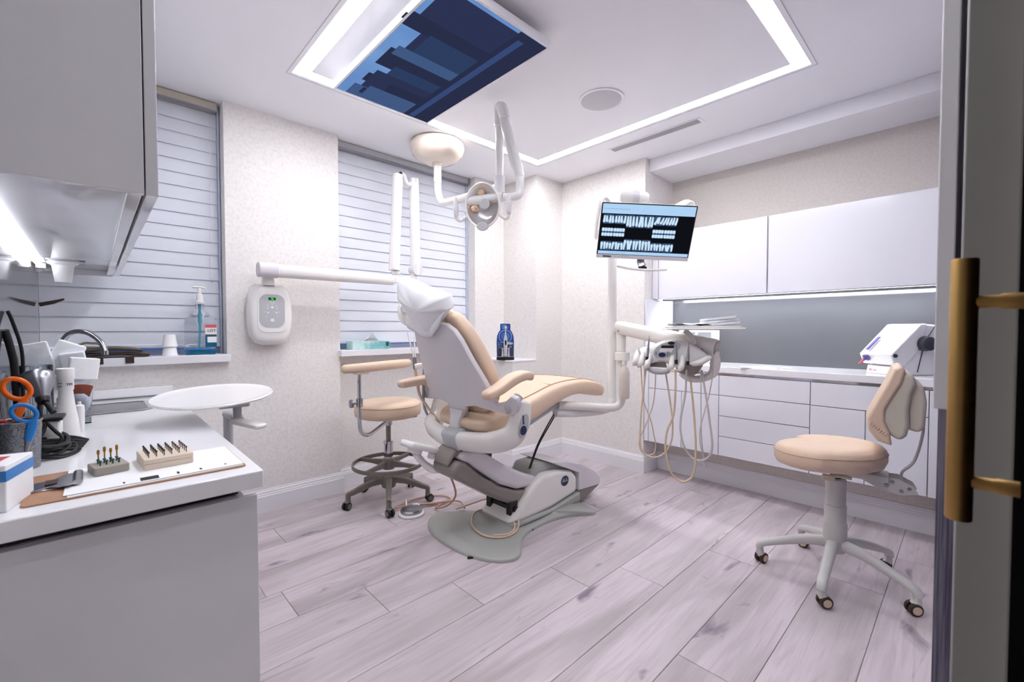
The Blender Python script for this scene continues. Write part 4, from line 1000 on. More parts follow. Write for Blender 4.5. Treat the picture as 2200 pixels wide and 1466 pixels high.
MB().tube(smooth([(1.62, 2.20, .058), (1.72, 2.18, .07), (1.83, 2.14, .085), (1.86, 2.02, .10), (1.80, 1.85, .075), (1.74, 1.77, .056), (1.66, 1.73, .050), (1.58, 1.75, .048), (1.53, 1.83, .050), (1.55, 1.95, .054), (1.64, 2.06, .058), (1.72, 2.08, .06), (1.78, 2.0, .062), (1.765, 1.86, .062), (1.70, 1.76, .058), (1.62, 1.735, .058), (1.555, 1.78, .058)], 8), .0058).build('hose', 'hose', fc_)

# ================================================================== ASSISTANT STOOL
def caster(parent, p, ang, m1, m2, m3, zt):
    x, y = p; c, s_ = math.cos(ang), math.sin(ang)
    ax = V((-s_, c, 0))
    fk = MB().sweep([(x, y, zt), (x, y, .055), (x+c*.008, y+s_*.008, .04)], [.024, .03, .036], [.024, .036, .04], up=tuple(ax), n=12, e=.7).build('caster_fork', m1, parent)
    for k in (-1, 1):
        q = V((x+c*.012, y+s_*.012, .026))
        MB().lathe([(.001, -.009), (.018, -.009), (.024, -.007), (.026, -.004), (.026, .006), (.024, .008)], q+ax*(.014*k), ax*k*-1, 20).build('caster_wheel', m2, fk)
        MB().lathe([(.001, 0), (.017, 0), (.017, .003)], q+ax*(.0235*k), ax*k*-1, 18).build('wheel_cap', m3, fk)
as_ = thing('assistant_stool', 'beige round assistant stool with foot ring and curved body support', 'stool', (1.452, 2.75, 0))
ac = (1.452, 2.75)
angs = [math.radians(170+72*k) for k in range(5)]
for a in angs:
    e1 = (ac[0]+.27*math.cos(a), ac[1]+.27*math.sin(a))
    d_ = V((math.cos(a), math.sin(a), 0))
    c0 = V((ac[0], ac[1], 0))
    MB().sweep([c0+d_*.03+V((0, 0, .155)), c0+d_*.12+V((0, 0, .145)), c0+d_*.24+V((0, 0, .105)), c0+d_*.275+V((0, 0, .095))], [.05, .042, .032, .026], [.05, .045, .035, .03], n=12, e=.5).build('leg', 'stoolbase', as_, bevel=.003)
    MB().cyl(e1+(.10,), e1+(.055,), .016).build('caster_stem', 'stoolbase', as_)
    caster(as_, e1, a+.6, 'stoolbase', 'rubber', 'stoolbase', .07)
MB().lathe([(.045, .10), (.05, .115), (.05, .17), (.04, .185)], ac+(0,), n=28).build('hub', 'stoolbase', as_)
rg = [V((ac[0]+.235*math.cos(2*PI*k/48), ac[1]+.235*math.sin(2*PI*k/48), .262)) for k in range(48)]
MB().sweep(rg, .012, .028, n=8, e=.6, closed=True).build('foot_ring', 'stoolbase', as_)
for k in range(4):
    a = math.radians(25+90*k); d_ = V((math.cos(a), math.sin(a), 0)); c0 = V(ac+(.262,))
    MB().sweep([c0+d_*.03, c0+d_*.13, c0+d_*.232], [.035, .028, .024], [.05, .03, .024], n=10, e=.5).build('ring_spoke', 'stoolbase', as_)
MB().lathe([(.04, .225), (.042, .29), (.03, .30)], ac+(0,), n=24).build('ring_hub', 'stoolbase', as_)
MB().lathe([(.030, .29), (.031, .40), (.034, .402), (.034, .415), (.03, .418)], ac+(0,), n=24).build('column_sleeve', 'chrome', as_)
MB().lathe([(.0165, .40), (.0165, .54)], ac+(0,), n=20).build('gas_rod', 'taupe', as_)
MB().lathe([(.028, .525), (.028, .575), (.06, .58), (.10, .582)], ac+(0,), n=24).build('seat_plate', 'chrome', as_)
MB().sweep([(1.55, 2.70, .565), (1.63, 2.68, .572)], .03, .012, n=10, e=.6).build('height_lever', 'taupe', as_)
MB().lathe([(.10, .583), (.19, .588), (.215, .6), (.222, .63), (.218, .672), (.2, .688), (.12, .697), (.001, .699)], ac+(0,), n=48).build('seat', 'leather', as_, sm=60)
MB().lathe([(.2195, -.002), (.2215, 0), (.2195, .002)], ac+(.668,), n=48).build('seat_seam', 'leather_d', as_)
MB().tube(smooth([(1.44, 2.74, .555), (1.36, 2.70, .53), (1.26, 2.64, .51), (1.20, 2.61, .535), (1.18, 2.60, .60), (1.18, 2.60, .75), (1.18, 2.60, .905)], 6), .0125, 14).build('support_rod', 'chrome', as_)
MB().sweep([(1.18, 2.60, .70), (1.18, 2.60, .755)], .04, .04, n=16, e=.7).build('height_collar', 'chrome', as_)
MB().lathe([(.008, 0), (.008, .02), (.024, .024), (.026, .03), (.026, .04), (.02, .046)], (1.165, 2.60, .725), (-1, .2, 0), 16).build('clamp_knob', 'steel', as_)
MB().box(1.15, 1.235, 2.58, 2.635, .903, .917).build('support_plate', 'chrome', as_, bevel=.003)
MB().sweep(smooth([(1.10, 2.62, .938), (1.22, 2.585, .944), (1.36, 2.60, .948), (1.50, 2.66, .947), (1.60, 2.74, .943)], 6), [.052, .058, .058, .058, .052], [.054, .06, .06, .06, .054], n=18, e=.85, rend=.022).build('body_support', 'leather', as_, sm=70)

# ================================================================== DOCTOR STOOL
ds = thing('doctor_stool', 'beige saddle-shaped doctor stool with padded backrest and white base', 'stool', (2.528, .43, 0))
dcx = (2.528, .43)
ctip = [(2.433, .72), (2.294, .379), (2.514, .142), (2.85, .25), (2.83, .60)]
cen = V((2.57, .41, 0))
for k in range(5):
    a = math.radians(110+72*k); d_ = V((math.cos(a), math.sin(a), 0)); c0 = V(dcx+(0,))
    L_ = .30
    MB().sweep(smooth([c0+d_*.02+V((0, 0, .17)), c0+d_*.12+V((0, 0, .16)), c0+d_*.25+V((0, 0, .12)), c0+d_*(L_)+V((0, 0, .10)), c0+d_*(L_+.012)+V((0, 0, .075))], 4), [.055, .046, .04, .04, .036], [.055, .045, .034, .034, .034], n=14, e=.8).build('leg', 'castgrey', ds, sm=60)
    p = c0+d_*(L_+.008)
    caster(ds, (p.x, p.y), a+PI+.9*(-1)**k, 'castgrey', 'brown', 'hose', .085)
MB().lathe([(.04, .13), (.048, .15), (.048, .27), (.046, .272)], dcx+(0,), n=28).build('column_lower', 'castgrey', ds)
MB().lathe([(.043, .272), (.044, .35), (.042, .352)], dcx+(0,), n=28).build('column_middle', 'castgrey', ds)
MB().lathe([(.040, .352), (.041, .475), (.035, .48)], dcx+(0,), n=28).build('column_upper', 'castgrey', ds)
MB().lathe([(.022, .47), (.022, .51)], dcx+(0,), n=20).build('gas_rod', 'black', ds)
rb = V((.12, -.993, 0)).normalized(); fb = V((.993, .12, 0)).normalized()      # rear of the stool points to picture right
MB().box(-.10, .19, -.055, .055, -.012, .018, T=frame(V(dcx+(.518,)), rb, (0, 0, 1))).build('mechanism', 'castgrey', ds, bevel=.005)
TS = frame(V(dcx+(.512,))+rb*.17, rb, -fb)
MB().prism([(-.12, .015), (.05, .02), (.10, -.005), (.115, -.035), (.06, -.05), (-.02, -.035)], .04, .046, TS).build('side_bracket', 'castgrey', ds, bevel=.002)
MB().prism([(-.12, .015), (.05, .02), (.10, -.005), (.115, -.035), (.06, -.05), (-.02, -.035)], -.046, -.04, TS).build('side_bracket', 'castgrey', ds, bevel=.002)
for x, y in ((-.05, .0), (.01, -.015), (.06, -.03), (.085, -.015), (.03, .005)):
    q = TS @ V((x, y, .046)); MB().cyl(q, q-fb*.006, .007).build('bolt', 'steel', ds)
MB().tube(smooth([TS @ V((-.11, -.012, .05)), TS @ V((-.16, -.008, .06)), TS @ V((-.20, -.02, .065))], 4), .008).build('height_lever', 'cream', ds)
MB().box(-.22, -.17, -.035, -.008, .05, .075, T=TS).build('lever_knob', 'cream', ds, bevel=.006)
# saddle seat: front (picture left) has a notch
so = []
for k in range(64):
    a = 2*PI*k/64; rr = 1+.0*math.cos(a)
    x = .222*math.cos(a); y = .20*math.sin(a)
    if math.cos(a) < 0: 
        x *= 1.0; x += .085*math.exp(-((abs(a-PI+.35))/.30)**2); y *= 1.05
    so.append((x, y))
sc_ = V(dcx+(0,))-rb*.035
TSe = frame(sc_, rb, (0, 0, 1))
R = []
for s_, z_ in ((.60, .535), (.85, .538), (.95, .548), (1.0, .575), (1.0, .60), (.975, .622), (.92, .636), (.8, .645), (.5, .642), (.15, .638)):
    R.append([TSe @ V((x*s_, y*s_, z_+.014*(x*s_/.2))) for x, y in so])
MB().rings(R).build('seat', 'leather', ds, sm=60)
MB().sweep([TSe @ V((x*1.001, y*1.001, .606+.014*(x/.2))) for x, y in so], .003, .003, n=6, closed=True).build('seat_seam', 'leather_d', ds)
# backrest
bcn = V((2.575, .222, .845))
TB = frame(bcn, -fb, rb)      # local x toward the viewer, y up, z to the rear
def pad(name, pts, hw, m_, bevel, dx=0):
    # profile in (z rear, y up) plane, extruded across
    T = frame(bcn, rb, -fb)
    return MB().prism([(x*.88+dx, y*1.12) for x, y in pts], -hw, hw, T).build(name, m_, ds, bevel=bevel, seg=4)
fr = [(-.118, -.045), (-.110, -.09), (-.075, -.128), (-.02, -.14), (-.03, -.09), (-.05, -.05), (-.05, -.005), (-.02, .05), (.01, .10), (.022, .15), (.005, .163), (-.022, .15), (-.05, .085), (-.08, .03)]
md = [(-.05, -.05), (-.028, -.095), (.02, -.12), (.045, -.10), (.055, -.06), (.05, 0), (.06, .06), (.075, .10), (.062, .135), (.025, .14), (.012, .10), (-.02, .045), (-.046, -.005)]
re_ = [(.058, -.075), (.105, -.085), (.125, -.06), (.13, .03), (.118, .09), (.08, .115), (.078, .09), (.064, .05), (.056, -.01), (.058, -.05)]
pad('backrest_cushion', fr, .155, 'leather', .022)
pad('backrest_shell', md, .145, 'cream', .016, -.012)
pad('backrest_cover', re_, .125, 'cream', .014, -.026)
for k in range(7):
    T = frame(bcn, rb, -fb)
    MB().tube([T @ V((-.092+.008*k, -.075-.007*k, .1555)), T @ V((-.083+.008*k, -.066-.007*k, .157))], .0012, 6).build('pleat', 'leather_d', ds)
MB().sweep(smooth([bcn+rb*.085+V((0, 0, -.05)), bcn+rb*.085+V((0, 0, -.12)), bcn+rb*.06+V((0, 0, -.24)), bcn+rb*.02+V((0, 0, -.30)), V(dcx+(.49,))+rb*.24], 5), .030, .010, up=tuple(rb), n=10, e=.6).build('backrest_strut', 'castgrey', ds)
# ================================================================== THINGS ON THE LEFT WORKTOP
ZL = .8102
# clipboard
cb = thing('clipboard', 'brown hardboard clipboard with a steel clip at the worktop edge', 'clipboard', (.09, 1.47, ZL))
TC = Matrix.Translation((.088, 1.475, ZL))
MB().prism(rrect(.41, .262, .012, 4), 0, .0035, TC).build('board', 'cork', cb, bevel=.0008)
ck = MB().prism([(-.015, -.05), (.0, -.056), (.014, -.05), (.014, .05), (.0, .056), (-.015, .05), (-.03, .03), (-.06, .038), (-.07, .03), (-.07, -.03), (-.06, -.038), (-.03, -.03)], .012, .0145, TC @ Matrix.Translation((-.135, -.0, 0)) @ Matrix.Rotation(-.12, 4, 'Y')).build('clip', 'steel', cb, bevel=.001)
MB().sweep([TC @ V((-.121, -.05, .016)), TC @ V((-.121, .05, .016))], .018, .012, n=12).build('clip_roll', 'steel', cb)
MB().box(-.20, -.13, -.035, .035, .0037, .0065, T=TC).build('clip_base', 'chrome', cb, bevel=.001)
MB().box(-.175, -.155, -.02, .02, .0065, .014, T=TC).build('clip_spring', 'brown', cb)
for k, (dx, dy, a, lb) in enumerate(((.030, -.008, .012, 'lowest'), (.026, .004, -.01, 'middle'), (.033, .0, .0, 'topmost'))):
    Tp = TC @ Matrix.Translation((dx, dy, .0037+.0011*k)) @ Matrix.Rotation(a, 4, 'Z')
    o = MB().prism(rrect(.335, .235, .001, 1), 0, .001, Tp).build('paper_sheet', 'paper', sm=0)
    tag(o, 'white paper sheet on the clipboard, %s of the stack' % lb, 'paper', 'sheets on the clipboard')
    if k == 2:
        for x, w_, y, h_ in ((-.028, .035, -.096, .030), (-.075, .004, -.098, .012), (.028, .005, -.094, .022), (.075, .005, -.096, .016), (.13, .005, -.092, .01)):
            MB().prism([(x-w_/2, y-h_/2), (x+w_/2, y-h_/2), (x+w_/2, y+h_/2), (x-w_/2, y+h_/2)], .001, .0012, Tp).build('printed_mark', 'ink', o, sm=0)
ZP = ZL+.0072
# bur blocks
def bur(parent, p, h, kinds, ax=(0, 0, 1), r_=.0011):
    return MB().lathe([(r_, 0), (r_, h*.62), (r_*1.1, h*.64), (r_*1.9, h*.7), (r_*1.9, h*.92), (r_*.8, h)], p, ax, 8).build('bur', kinds, parent)
b1 = thing('bur_block', 'small grey bur block with gold and teal burs on the clipboard', 'bur block', (.025, 1.535, ZP))
T1 = Matrix.Translation((.022, 1.52, ZP)) @ Matrix.Rotation(.18, 4, 'Z')
MB().prism(rrect(.068, .075, .006, 3), 0, .020, T1).build('block', 'stone', b1, bevel=.002)
for i in range(4):
    for j in range(2):
        p = T1 @ V((-.018+.012*i, -.012+.022*j, .02))
        bb = bur(b1, p, .013, 'teal', r_=.0018)
        if j: bur(b1, T1 @ V((-.015+.012*i, .022, .02)), .034+.006*(i % 2), 'gold', r_=.0016)
b2 = thing('bur_block', 'larger cream wooden bur block with rows of dark burs on the clipboard', 'bur block', (.135, 1.52, ZP))
T2 = Matrix.Translation((.136, 1.525, ZP)) @ Matrix.Rotation(.06, 4, 'Z')
MB().prism(rrect(.105, .135, .005, 3), 0, .014, T2).build('block', 'wood', b2, bevel=.0015)
MB().prism(rrect(.105, .135, .005, 3), .0146, .027, T2).build('block', 'wood', b2, bevel=.0015)
first = None
for i in range(6):
    for j in range(5):
        p = T2 @ V((-.04+.016*i, -.045+.022*j, .027))
        if first is None: first = bur(b2, p, .0165, 'burdark', r_=.0011); f0 = p
        else: dup(first, b2, p-f0)
# white box with blue and red print at the very left
bx_ = thing('carton', 'white carton with blue and red print at the left picture edge', 'box', (-.155, 1.40, ZL))
TB_ = Matrix.Translation((-.152, 1.405, ZL)) @ Matrix.Rotation(-.25, 4, 'Z')
MB().box(-.035, .035, -.06, .06, 0, .095, T=TB_).build('box', 'paper', bx_, bevel=.002)
MB().box(-.0352, .0355, -.0605, .0605, .062, .084, T=TB_).build('blue_band', 'blue', bx_)
MB().box(-.02, .01, -.03, .03, .0952, .0957, T=TB_).build('red_print', 'red', bx_)
# mesh pencil cup, scissors, red marker
cpx, cpy = -.150, 1.735
pc = thing('pencil_cup', 'grey wire-mesh pencil cup holding scissors', 'cup', (cpx, cpy, ZL))
M['mesh'] = mat('grey_wire_mesh', (150, 152, 158), .4, .6, rgb2=(96, 98, 104), scale=420, contrast=(.45, .55))
MB().lathe([(.04, 0), (.041, .003), (.045, .125), (.0465, .128), (.0445, .128), (.039, .004), (.001, .003)], (cpx, cpy, ZL), n=32).build('mesh_wall', 'mesh', pc)
MB().sweep([V((cpx+.0455*math.cos(2*PI*k/32), cpy+.0455*math.sin(2*PI*k/32), ZL+.128)) for k in range(32)], .004, None, n=8, closed=True).build('rim', 'steel', pc)
def scissors(name, label, m_, c, ax, nrm, s_=1.0):
    t = thing(name, label, 'scissors', tuple(c))
    T = frame(c, ax, nrm)
    def loop(cx, cy, a, b, rot):
        pts = []
        for k in range(24):
            an = 2*PI*k/24; x, y = a*math.cos(an), b*math.sin(an)
            pts.append(T @ V((cx+x*math.cos(rot)-y*math.sin(rot), cy+x*math.sin(rot)+y*math.cos(rot), 0)))
        MB().sweep(pts, .0125*s_, .0125*s_, n=10, closed=True).build('finger_loop', m_, t)
    loop(0, 0, .022*s_, .030*s_, .5)
    if name != 'blue_scissors': pass
    MB().sweep(smooth([T @ V(p) for p in ((.012*s_, -.024*s_, 0), (.002, -.05*s_, .002), (-.012, -.085*s_, .003))], 4), [.018, .020, .014], .010, up=nrm, n=10).build('shank', m_, t)
    MB().sweep([T @ V((-.010, -.08*s_, .003)), T @ V((-.02, -.11*s_, .003)), T @ V((-.026, -.135*s_, .003))], [.010, .009, .002], .0022, up=nrm, n=8).build('blade', 'steel', t)
    return t
vw = V((.15, -1, 0)).normalized()
scissors('orange_scissors', 'scissors with a large orange finger loop standing in the pencil cup', 'orange', V((-.150, 1.745, 1.022)), (1, .15, .1), vw)
scissors('blue_scissors', 'scissors with a blue finger loop in the pencil cup', 'blue', V((-.134, 1.695, .962)), (1, .1, .25), vw, .85)
rm = thing('red_marker', 'red marker pen in the pencil cup', 'pen', (-.165, 1.72, ZL+.01))
MB().lathe([(.006, 0), (.0065, .08), (.0075, .082), (.0075, .125), (.005, .128)], (-.170, 1.715, ZL+.01), (-.02, .0, 1), 14).build('barrel', 'red', rm)
MB().lathe([(.008, 0), (.008, .03), (.004, .034)], (-.1728, 1.715, ZL+.139), (-.02, 0, 1), 14).build('cap', 'clear', rm)
# curing lamp: silver cone on a black stand
cl = thing('silver_lamp_head', 'silver cone-shaped device resting on a black stand', 'device', (-.12, 1.99, ZL))
MB().prism([(-.05, -.045), (.045, -.05), (.05, .04), (-.045, .05)], .088, .100, Matrix.Translation((-.118, 1.985, ZL))).build('stand_top', 'black', cl, bevel=.004)
MB().prism([(-.042, -.038), (.038, -.042), (.042, .033), (-.038, .042)], .0, .087, Matrix.Translation((-.118, 1.985, ZL))).build('stand', 'plastic', cl, bevel=.006)
MB().cyl((-.125, 1.985, ZL+.10), (-.122, 1.98, ZL+.14), .007).build('stem', 'darkgrey', cl)
MB().lathe([(.012, 0), (.016, .01), (.034, .055), (.04, .075), (.036, .088), (.02, .094), (.001, .095)], (-.115, 1.945, .968), (-.15, .55, .75), 28).build('cone', 'steel', cl, sm=60)
MB().lathe([(.013, -.012), (.016, -.004), (.016, .004)], (-.115, 1.945, .968), (-.15, .55, .75), 20).build('nose', 'black', cl)
MB().tube([(-.112, 1.942, .962), (-.10, 1.92, .945), (-.092, 1.905, .93)], [.006, .007, .008], 10).build('plug', 'black', cl)
# cable heap
cbh = thing('cable_heap', 'coiled heap of black cables on the left worktop', 'cable', (-.10, 1.90, ZL))
rd = random.Random(5)
for k in range(6):
    a0 = rd.uniform(-.3, .5); rx, ry = .055+.012*rd.random(), .09+.05*rd.random(); cx_, cy_ = -.112+rd.uniform(-.01, .012), 1.90+rd.uniform(-.03, .03)
    pts = []
    for j in range(14):
        an = 2*PI*j/14; x, y = rx*math.cos(an), ry*math.sin(an)
        pts.append((cx_+x*math.cos(a0)-y*math.sin(a0)*.6, cy_+x*math.sin(a0)+y*math.cos(a0), ZL+.006+.006*k+.006*math.sin(an*2+k)))
    pts = [(max(p[0], XL+.018), max(min(p[1], 2.1), 1.79), p[2]) for p in pts]
    MB().tube(smooth(pts, 4, True), .0045, 8, closed=True).build('coil', 'rubber', cbh)
for k in range(5):
    y = 1.84+.03*k
    MB().tube(smooth([(-.182, y-.02, ZL+.010+.006*k), (-.12, y+.02*math.sin(k), ZL+.014+.006*k), (-.06, y+.015, ZL+.012+.004*k), (-.035+.004*k, y+.035, ZL+.007)], 5), .005, 8).build('strand', 'rubber', cbh)
MB().tube(smooth([(-.11, 1.93, ZL+.085), (-.115, 1.92, ZL+.06), (-.13, 1.90, ZL+.04), (-.15, 1.88, ZL+.02)], 5), .0055, 8).build('strand', 'rubber', cbh)
MB().tube(smooth([(-.108, 1.93, ZL+.088), (-.09, 1.925, ZL+.06), (-.075, 1.91, ZL+.04), (-.082, 1.90, ZL+.02)], 5), .005, 8).build('strand', 'rubber', cbh)
# two black hoses arching in from the left
h1 = tag(MB().tube(smooth([(-.188, 2.03, 1.236), (-.180, 2.04, 1.205), (-.165, 2.05, 1.13), (-.162, 2.06, 1.06), (-.165, 2.07, .95), (-.17, 2.08, ZL+.006)], 6), .0045, 10).build('thin_black_hose', 'rubber'), 'thin black hose arching beside the napkins', 'hose')
h2 = tag(MB().tube(smooth([(-.188, 1.955, 1.178), (-.182, 1.965, 1.145), (-.174, 1.98, 1.08), (-.172, 1.99, 1.0), (-.175, 2.06, .90), (-.182, 2.12, ZL+.011)], 6), .009, 12).build('thick_black_hose', 'rubber'), 'thick black hose arching behind the orange scissors', 'hose')
# squeeze bottle, tube, jar of brushes
sq = thing('squeeze_bottle', 'white tapered squeeze bottle with black print', 'bottle', (-.072, 2.135, ZL))
MB().lathe([(.034, 0), (.036, .004), (.030, .06), (.0215, .125), (.018, .16), (.021, .166), (.021, .2), (.024, .203), (.024, .235), (.02, .238), (.001, .238)], (-.072, 2.135, ZL), n=32, sx=1, sy=.9).build('bottle', 'plastic', sq, sm=50)
text('TM', .012, 'ink', sq, frame((-.0625, 2.1165, ZL+.182), (1, .45, 0), (.35, -1, 0)), 'lettering')
for k in range(2):
    MB().box(-.006, .006, -.001, .001, 0, .0006, T=frame((-.0845, 2.1165, ZL+.188-.012*k), (1, -.6, 0), (-.5, -1, 0))).build('printed_bar', 'ink', sq)
tb = thing('paste_tube', 'small white and blue tube standing beside the squeeze bottle', 'tube', (-.04, 2.20, ZL))
MB().lathe([(.013, 0), (.0135, .01), (.015, .07), (.014, .095), (.006, .1), (.006, .11)], (-.042, 2.215, ZL), n=20).build('tube', 'plastic', tb, sm=50)
MB().sweep([(-.052, 2.175, ZL+.003), (-.058, 2.175, ZL+.05), (-.067, 2.178, ZL+.105)], [.014, .014, .018], .006, up=(0, 1, 0), n=10).build('blue_cap_strip', 'blue', tb)
jr = thing('brush_jar', 'clear jar of small brushes with blue and purple tips', 'jar', (-.148, 2.29, ZL))
MB().lathe([(.041, 0), (.042, .004), (.042, .24), (.040, .242), (.0385, .24), (.0385, .006), (.001, .005)], (-.15, 2.30, ZL), n=36).build('jar', 'clearglass', jr, sm=50)
for k in range(9):
    a = k*2.4; rr = .008+.0026*k; x, y = -.15+rr*math.cos(a), 2.30+rr*math.sin(a)
    m_ = ('lightblue', 'purple', 'plastic', 'lightblue', 'plastic')[k % 5]
    st = MB().cyl((x, y, ZL+.008), (x+.004*math.cos(a), y+.004*math.sin(a), ZL+.15+.008*(k % 4)), .0025, n=8).build('brush', 'plastic', jr)
    MB().lathe([(.003, 0), (.007, .01), (.007, .035), (.003, .045)], (x+.004*math.cos(a), y+.004*math.sin(a), ZL+.15+.008*(k % 4)), n=10).build('brush_tip', m_, st)
# napkins in an acrylic holder
nh = thing('napkin_holder', 'clear acrylic holder behind the jar, filled with napkins', 'holder', (-.10, 2.47, ZL))
for y in (2.395, 2.555):
    pts = [(-.188, y, .0), (-.012, y, .0), (-.012, y, .27), (-.03, y, .30), (-.17, y, .30), (-.188, y, .27)]
    MB().add([V((a, b-.0015, ZL+c)) for a, b, c in pts]+[V((a, b+.0015, ZL+c)) for a, b, c in pts], [list(range(6)), list(range(11, 5, -1))]+[(i, (i+1) % 6, (i+1) % 6+6, i+6) for i in range(6)]).build('acrylic_side', 'clear', nh, sm=0)
MB().box(-.188, -.012, 2.397, 2.553, ZL, ZL+.004).build('base', 'clear', nh, sm=0)
rd = random.Random(21)
nps = [(-.150, 2.445, 1.035, -.22, .085, .19, 'leftmost'), (-.092, 2.455, 1.048, .42, .085, .17, 'middle, leaning'), (-.135, 2.49, 1.03, .10, .10, .16, 'rearmost'), (-.055, 2.435, 1.03, -.15, .075, .12, 'rightmost')]
for x, y, z, a, w_, h_, lb in nps:
    T = Matrix.Translation((x, y, z)) @ Matrix.Rotation(a, 4, 'Y') @ Matrix.Rotation(PI/2, 4, 'X')
    o = MB().prism(rrect(w_, h_, .008, 3), -.014, .014, T).build('napkin_stack', 'tissue', bevel=.005, seg=3)
    tag(o, 'folded white napkins in the acrylic holder, %s bundle' % lb, 'napkin', 'napkin bundles in the acrylic holder')
T = Matrix.Translation((-.030, 2.372, 1.028)) @ Matrix.Rotation(.2, 4, 'Z') @ Matrix.Rotation(.12, 4, 'Y')
o = MB().prism(rrect(.085, .03, .004, 3), -.042, .042, T).build('napkin_stack', 'tissue', bevel=.004)
tag(o, 'thick block of folded napkins sticking out toward the window sill', 'napkin')
# clear cup with gauze
gc = thing('gauze_cup', 'clear plastic cup of white gauze and orange packets', 'cup', (-.045, 2.58, ZL))
MB().lathe([(.03, 0), (.031, .003), (.042, .12), (.0405, .12), (.029, .005), (.001, .004)], (-.045, 2.60, ZL), n=28).build('cup', 'clear', gc, sm=50)
MB().ball((-.045, 2.60, ZL+.06), .034, 12, (1, 1, 1.3)).build('gauze', 'tissue', gc, sm=30)
for k, (dx, dy, a) in enumerate(((.018, -.01, .3), (-.015, .0, -.25), (.006, .016, .1))):
    T = Matrix.Translation((-.045+dx, 2.60+dy, ZL+.11)) @ Matrix.Rotation(a, 4, 'Y')
    MB().prism(rrect(.035, .05, .006, 3), -.0015, .0015, T @ Matrix.Rotation(PI/2, 4, 'X')).build('orange_packet', mat('dull_orange_foil', (196, 98, 72), .4, var=.2), gc)
# tap
fa = thing('kitchen_tap', 'chrome swan-neck tap over the left worktop', 'tap', (-.11, 2.93, ZL))
MB().lathe([(.026, 0), (.026, .006), (.018, .012), (.018, .05)], (-.112, 2.93, ZL), n=24).build('base', 'chrome', fa)
MB().tube(smooth([(-.112, 2.93, ZL+.04), (-.112, 2.93, 1.04), (-.108, 2.925, 1.11), (-.085, 2.90, 1.155), (-.05, 2.87, 1.170), (-.01, 2.83, 1.158), (.025, 2.79, 1.12), (.038, 2.775, 1.075)], 6), .0115, 16).build('spout', 'chrome', fa)
MB().lathe([(.0135, 0), (.0135, .02)], (.038, 2.775, 1.062), (.0, .0, 1), 18).build('aerator', 'chrome', fa)
MB().tube([(-.112, 2.95, ZL+.05), (-.105, 3.0, ZL+.085)], [.007, .005], 10).build('lever', 'chrome', fa)
# wooden corner piece
cw = thing('corner_bracket', 'thin brown wooden piece folded into the left corner', 'bracket', (-.19, 3.1, 1.31))
MB().sweep([(-.186, 3.12, 1.300), (-.140, 3.115, 1.313), (-.102, 3.11, 1.330)], [.03, .03, .014], [.020, .018, .008], n=8, e=.4).build('long_leaf', 'brown', cw)
# tilting round tray on an arm
rt = thing('round_tray_table', 'round white tray table on a grey arm beside the left worktop', 'tray table', (.40, 2.15, 0))
tn = V((-.045, -.08, 1)).normalized(); tcn = V((.354, 2.142, .905))
MB().lathe([(.001, -.009), (.18, -.009), (.205, -.003), (.212, .004), (.208, .0085), (.198, .006), (.17, .004), (.001, .004)], tcn, tn, 56).build('tray', 'plastic', rt, sm=60)
MB().box(-.055, .055, -.045, .045, -.045, -.010, T=frame(tcn+V((.06, -.02, 0)), (1, 0, 0), tn)).build('pivot_box', 'greyp', rt, bevel=.006)
for k in range(4):
    q = tcn+V((-.04+.045*k, -.14+.02*k, -.014-.010)); MB().lathe([(.008, 0), (.008, .008), (.005, .01)], q, tn, 12).build('clip_knob', 'steel', rt)
MB().cyl(tcn+V((.075, -.03, -.03)), tcn+V((.075, -.03, -.10)), .016).build('pivot_pin', 'greyp', rt)
MB().sweep([tcn+V((.075, -.03, -.105)), tcn+V((.10, .10, -.115)), tcn+V((.10, .28, -.125))], .05, .026, n=12, e=.5).build('swing_arm', 'greyp', rt, bevel=.004)
MB().sweep([tcn+V((.065, -.05, -.103)), tcn+V((.125, -.175, -.115))], .055, .02, n=12, e=.5, rend=.012).build('lock_lever', 'plastic', rt)
MB().cyl(tcn+V((.10, .28, -.11)), (.454, 2.422, .03), .02).build('post', 'greyp', rt)
MB().lathe([(.12, 0), (.12, .012), (.05, .025), (.024, .04)], (.454, 2.422, 0), n=32).build('floor_base', 'greyp', rt)

# ================================================================== ON THE WINDOW SILLS AND LEDGE
ZS = 1.0302
mw_ = thing('mouthwash_bottle', 'large clear mouthwash bottle with pump on the left sill', 'bottle', (.46, 3.16, ZS))
bo = [(x, y) for x, y in rrect(.15, .085, .03, 5, .46, 3.17)]
def bring(s_, z_): return [V((.46+(x-.46)*s_, 3.17+(y-3.17)*s_, ZS+z_)) for x, y in bo]
MB().rings([bring(.94, 0), bring(1, .006), bring(1, .185), bring(.92, .215), bring(.55, .245), bring(.3, .265), bring(.28, .31)]).build('bottle', 'clear', mw_, sm=50)
MB().rings([bring(.92, .003), bring(.965, .008), bring(.965, .032)]).build('mouthwash', 'aqua', mw_, sm=50)
MB().lathe([(.024, .0), (.024, .01), (.018, .014), (.016, .05), (.011, .055), (.011, .09)], (.46, 3.17, ZS+.305), n=24).build('pump_cap', 'plastic', mw_)
MB().lathe([(.019, .27), (.019, .3)], (.46, 3.17, ZS), n=20).build('neck_ring', 'clear', mw_)
MB().sweep([(.43, 3.165, ZS+.398), (.46, 3.17, ZS+.402), (.488, 3.172, ZS+.396)], [.014, .02, .012], .012, n=10, rend=.006).build('pump_spout', 'plastic', mw_)
MB().tube([(.46, 3.17, ZS+.30), (.458, 3.17, ZS+.15), (.45, 3.17, ZS+.02)], [.007, .006, .005], 10).build('dip_tube', 'tealtube', mw_)
MB().lathe([(.0105, 0), (.0105, .05), (.006, .055)], (.459, 3.17, ZS+.19), n=16).build('pump_chamber', 'tealtube', mw_)
